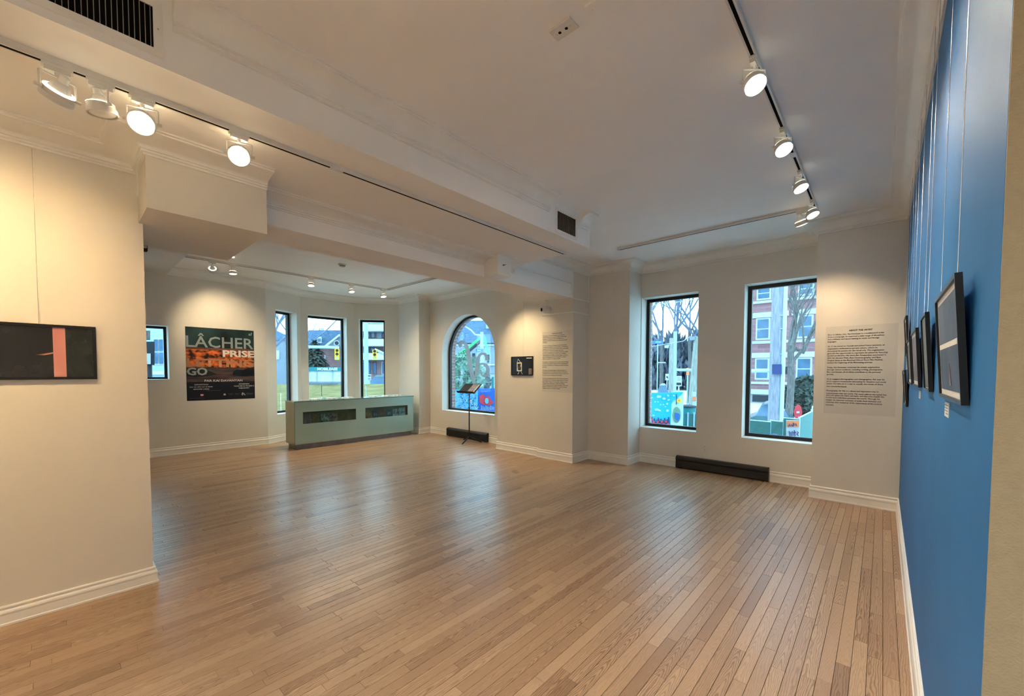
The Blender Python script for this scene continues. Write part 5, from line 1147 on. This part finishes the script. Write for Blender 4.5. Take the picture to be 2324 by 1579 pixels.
bn_ = thing('painted_banner', 'white banner with orange top and scribbled blue writing on the site fence', 'banner', AT(1801, 990, 9.75))
slab(MB(), 1784, 1815, 953, 994, 9.76, .01).build('cloth', 'ext_white', bn_); slab(MB(), 1785.5, 1813.5, 955, 969, 9.75, .008).build('orange_field', 'ext_orange', bn_)
NB_ = -away(1800, 9.6, 1); q = MB()
for u in (1785, 1799.5, 1814): MB().cyl(AT(u, 953.5, 9.765), AT(u, 950, 9.9), .008, .008, 6).build('tie', 'ext_dark', bn_)
for pts in ([(1790, 968), (1792, 962), (1794, 968), (1796, 963), (1799, 967)], [(1800, 968), (1801, 959), (1803, 965), (1806, 960), (1808, 967)], [(1791, 978), (1793, 990), (1789, 990)], [(1795, 981), (1799, 979), (1800, 988), (1796, 989), (1795, 981)], [(1803, 976), (1804, 990)], [(1801, 982), (1807, 980)], [(1809, 979), (1812, 981), (1809, 985), (1812, 989)]):
    q.ribbon([AT(a, b, 9.74) for a, b in pts], .016, NB_, .004)
q.build('scribble', 'ext_navy', bn_)
ss = thing('stop_sign', 'tilted red stop sign over the site fence', 'sign', foot(1811, 12)); cs_ = AT(1811, 935, 12)
MB().disc(cs_, -away(1811, 12, 1), .085, .19, .02, 8).build('plate', 'ext_red', ss); slab(MB(), 1807.5, 1814.5, 933, 937.5, 11.97, .012).build('white_word', 'ext_white', ss); MB().cyl(foot(1811, 12.05), AT(1811, 925, 12.05), .025, .025, 8).build('post', 'ext_galv', ss, True)
tb = thing('tarp_bundle', 'dark blue tarp bundle at the foot of the utility pole', 'tarp', AT(1757, 985, 9.2))
c_ = AT(1757, 990, 9.2); mb = MB(); mb.lathe(c_-Vector((0, 0, .13)), (0, 0, 1), [(0, .06), (.04, .10), (.10, .105), (.15, .08), (.18, .03)], 12); mb.build('bundle', 'ext_navy', tb, True)
MB().cyl((c_.x, c_.y, ZG), c_-Vector((0, 0, .1)), .05, .05, 8).build('stake', 'ext_wood_pole', tb)
sb = thing('stacked_sacks', 'pile of pale sacks at the right edge of the tall window', 'sacks', foot(1853, 15))
for k in range(5): v = 925+k*14; slab(MB(), 1842+(k % 2)*2, 1868, v, v+12.5, 15, .8).build('sack', 'ext_cloud', sb)
gslab(MB(), 1842, 1868, 994, 15, .8).build('pallet', 'ext_wood_pole', sb)

# --- frosted letters on the arched pane (seen from inside)
fz = MB(); YG_ = YA+.228
noise_mat('frosted_film', lin(176, 206, 226), lin(190, 216, 234), scale=20, rough=.5, alpha=.72)
Z_ = lambda a, b: PY(*Aq(a, b), YG_)
S_ = (Z_(100, 0)-Z_(0, 0)).length/100
def stroke(pts, ws): fz.ribbon([Z_(*p) for p in pts], [w*S_ for w in ws], (0, -1, 0), .001)
stroke([(262, 548), (248, 530), (252, 505), (280, 490), (315, 505), (345, 560), (372, 690), (400, 850), (425, 980), (445, 1055)], [34, 30, 20, 16, 22, 42, 54, 52, 46, 30])
fz.disc(Z_(262, 535), (0, -1, 0), 24*S_, 26*S_, .001, 14)
stroke([(375, 705), (420, 712), (470, 700)], [10, 12, 8])
stroke([(612, 745), (612, 700), (590, 665), (555, 655), (520, 675), (492, 730), (484, 830), (480, 905), (462, 955), (440, 960)], [40, 34, 22, 18, 26, 44, 50, 46, 26, 8])
stroke([(500, 800), (560, 790), (610, 815), (630, 870), (622, 925), (590, 958), (555, 950), (535, 915), (530, 870)], [14, 18, 30, 42, 38, 22, 16, 20, 14])
fz.build('frosted_lettering', 'frosted_film', w_arch)
flush_texts()
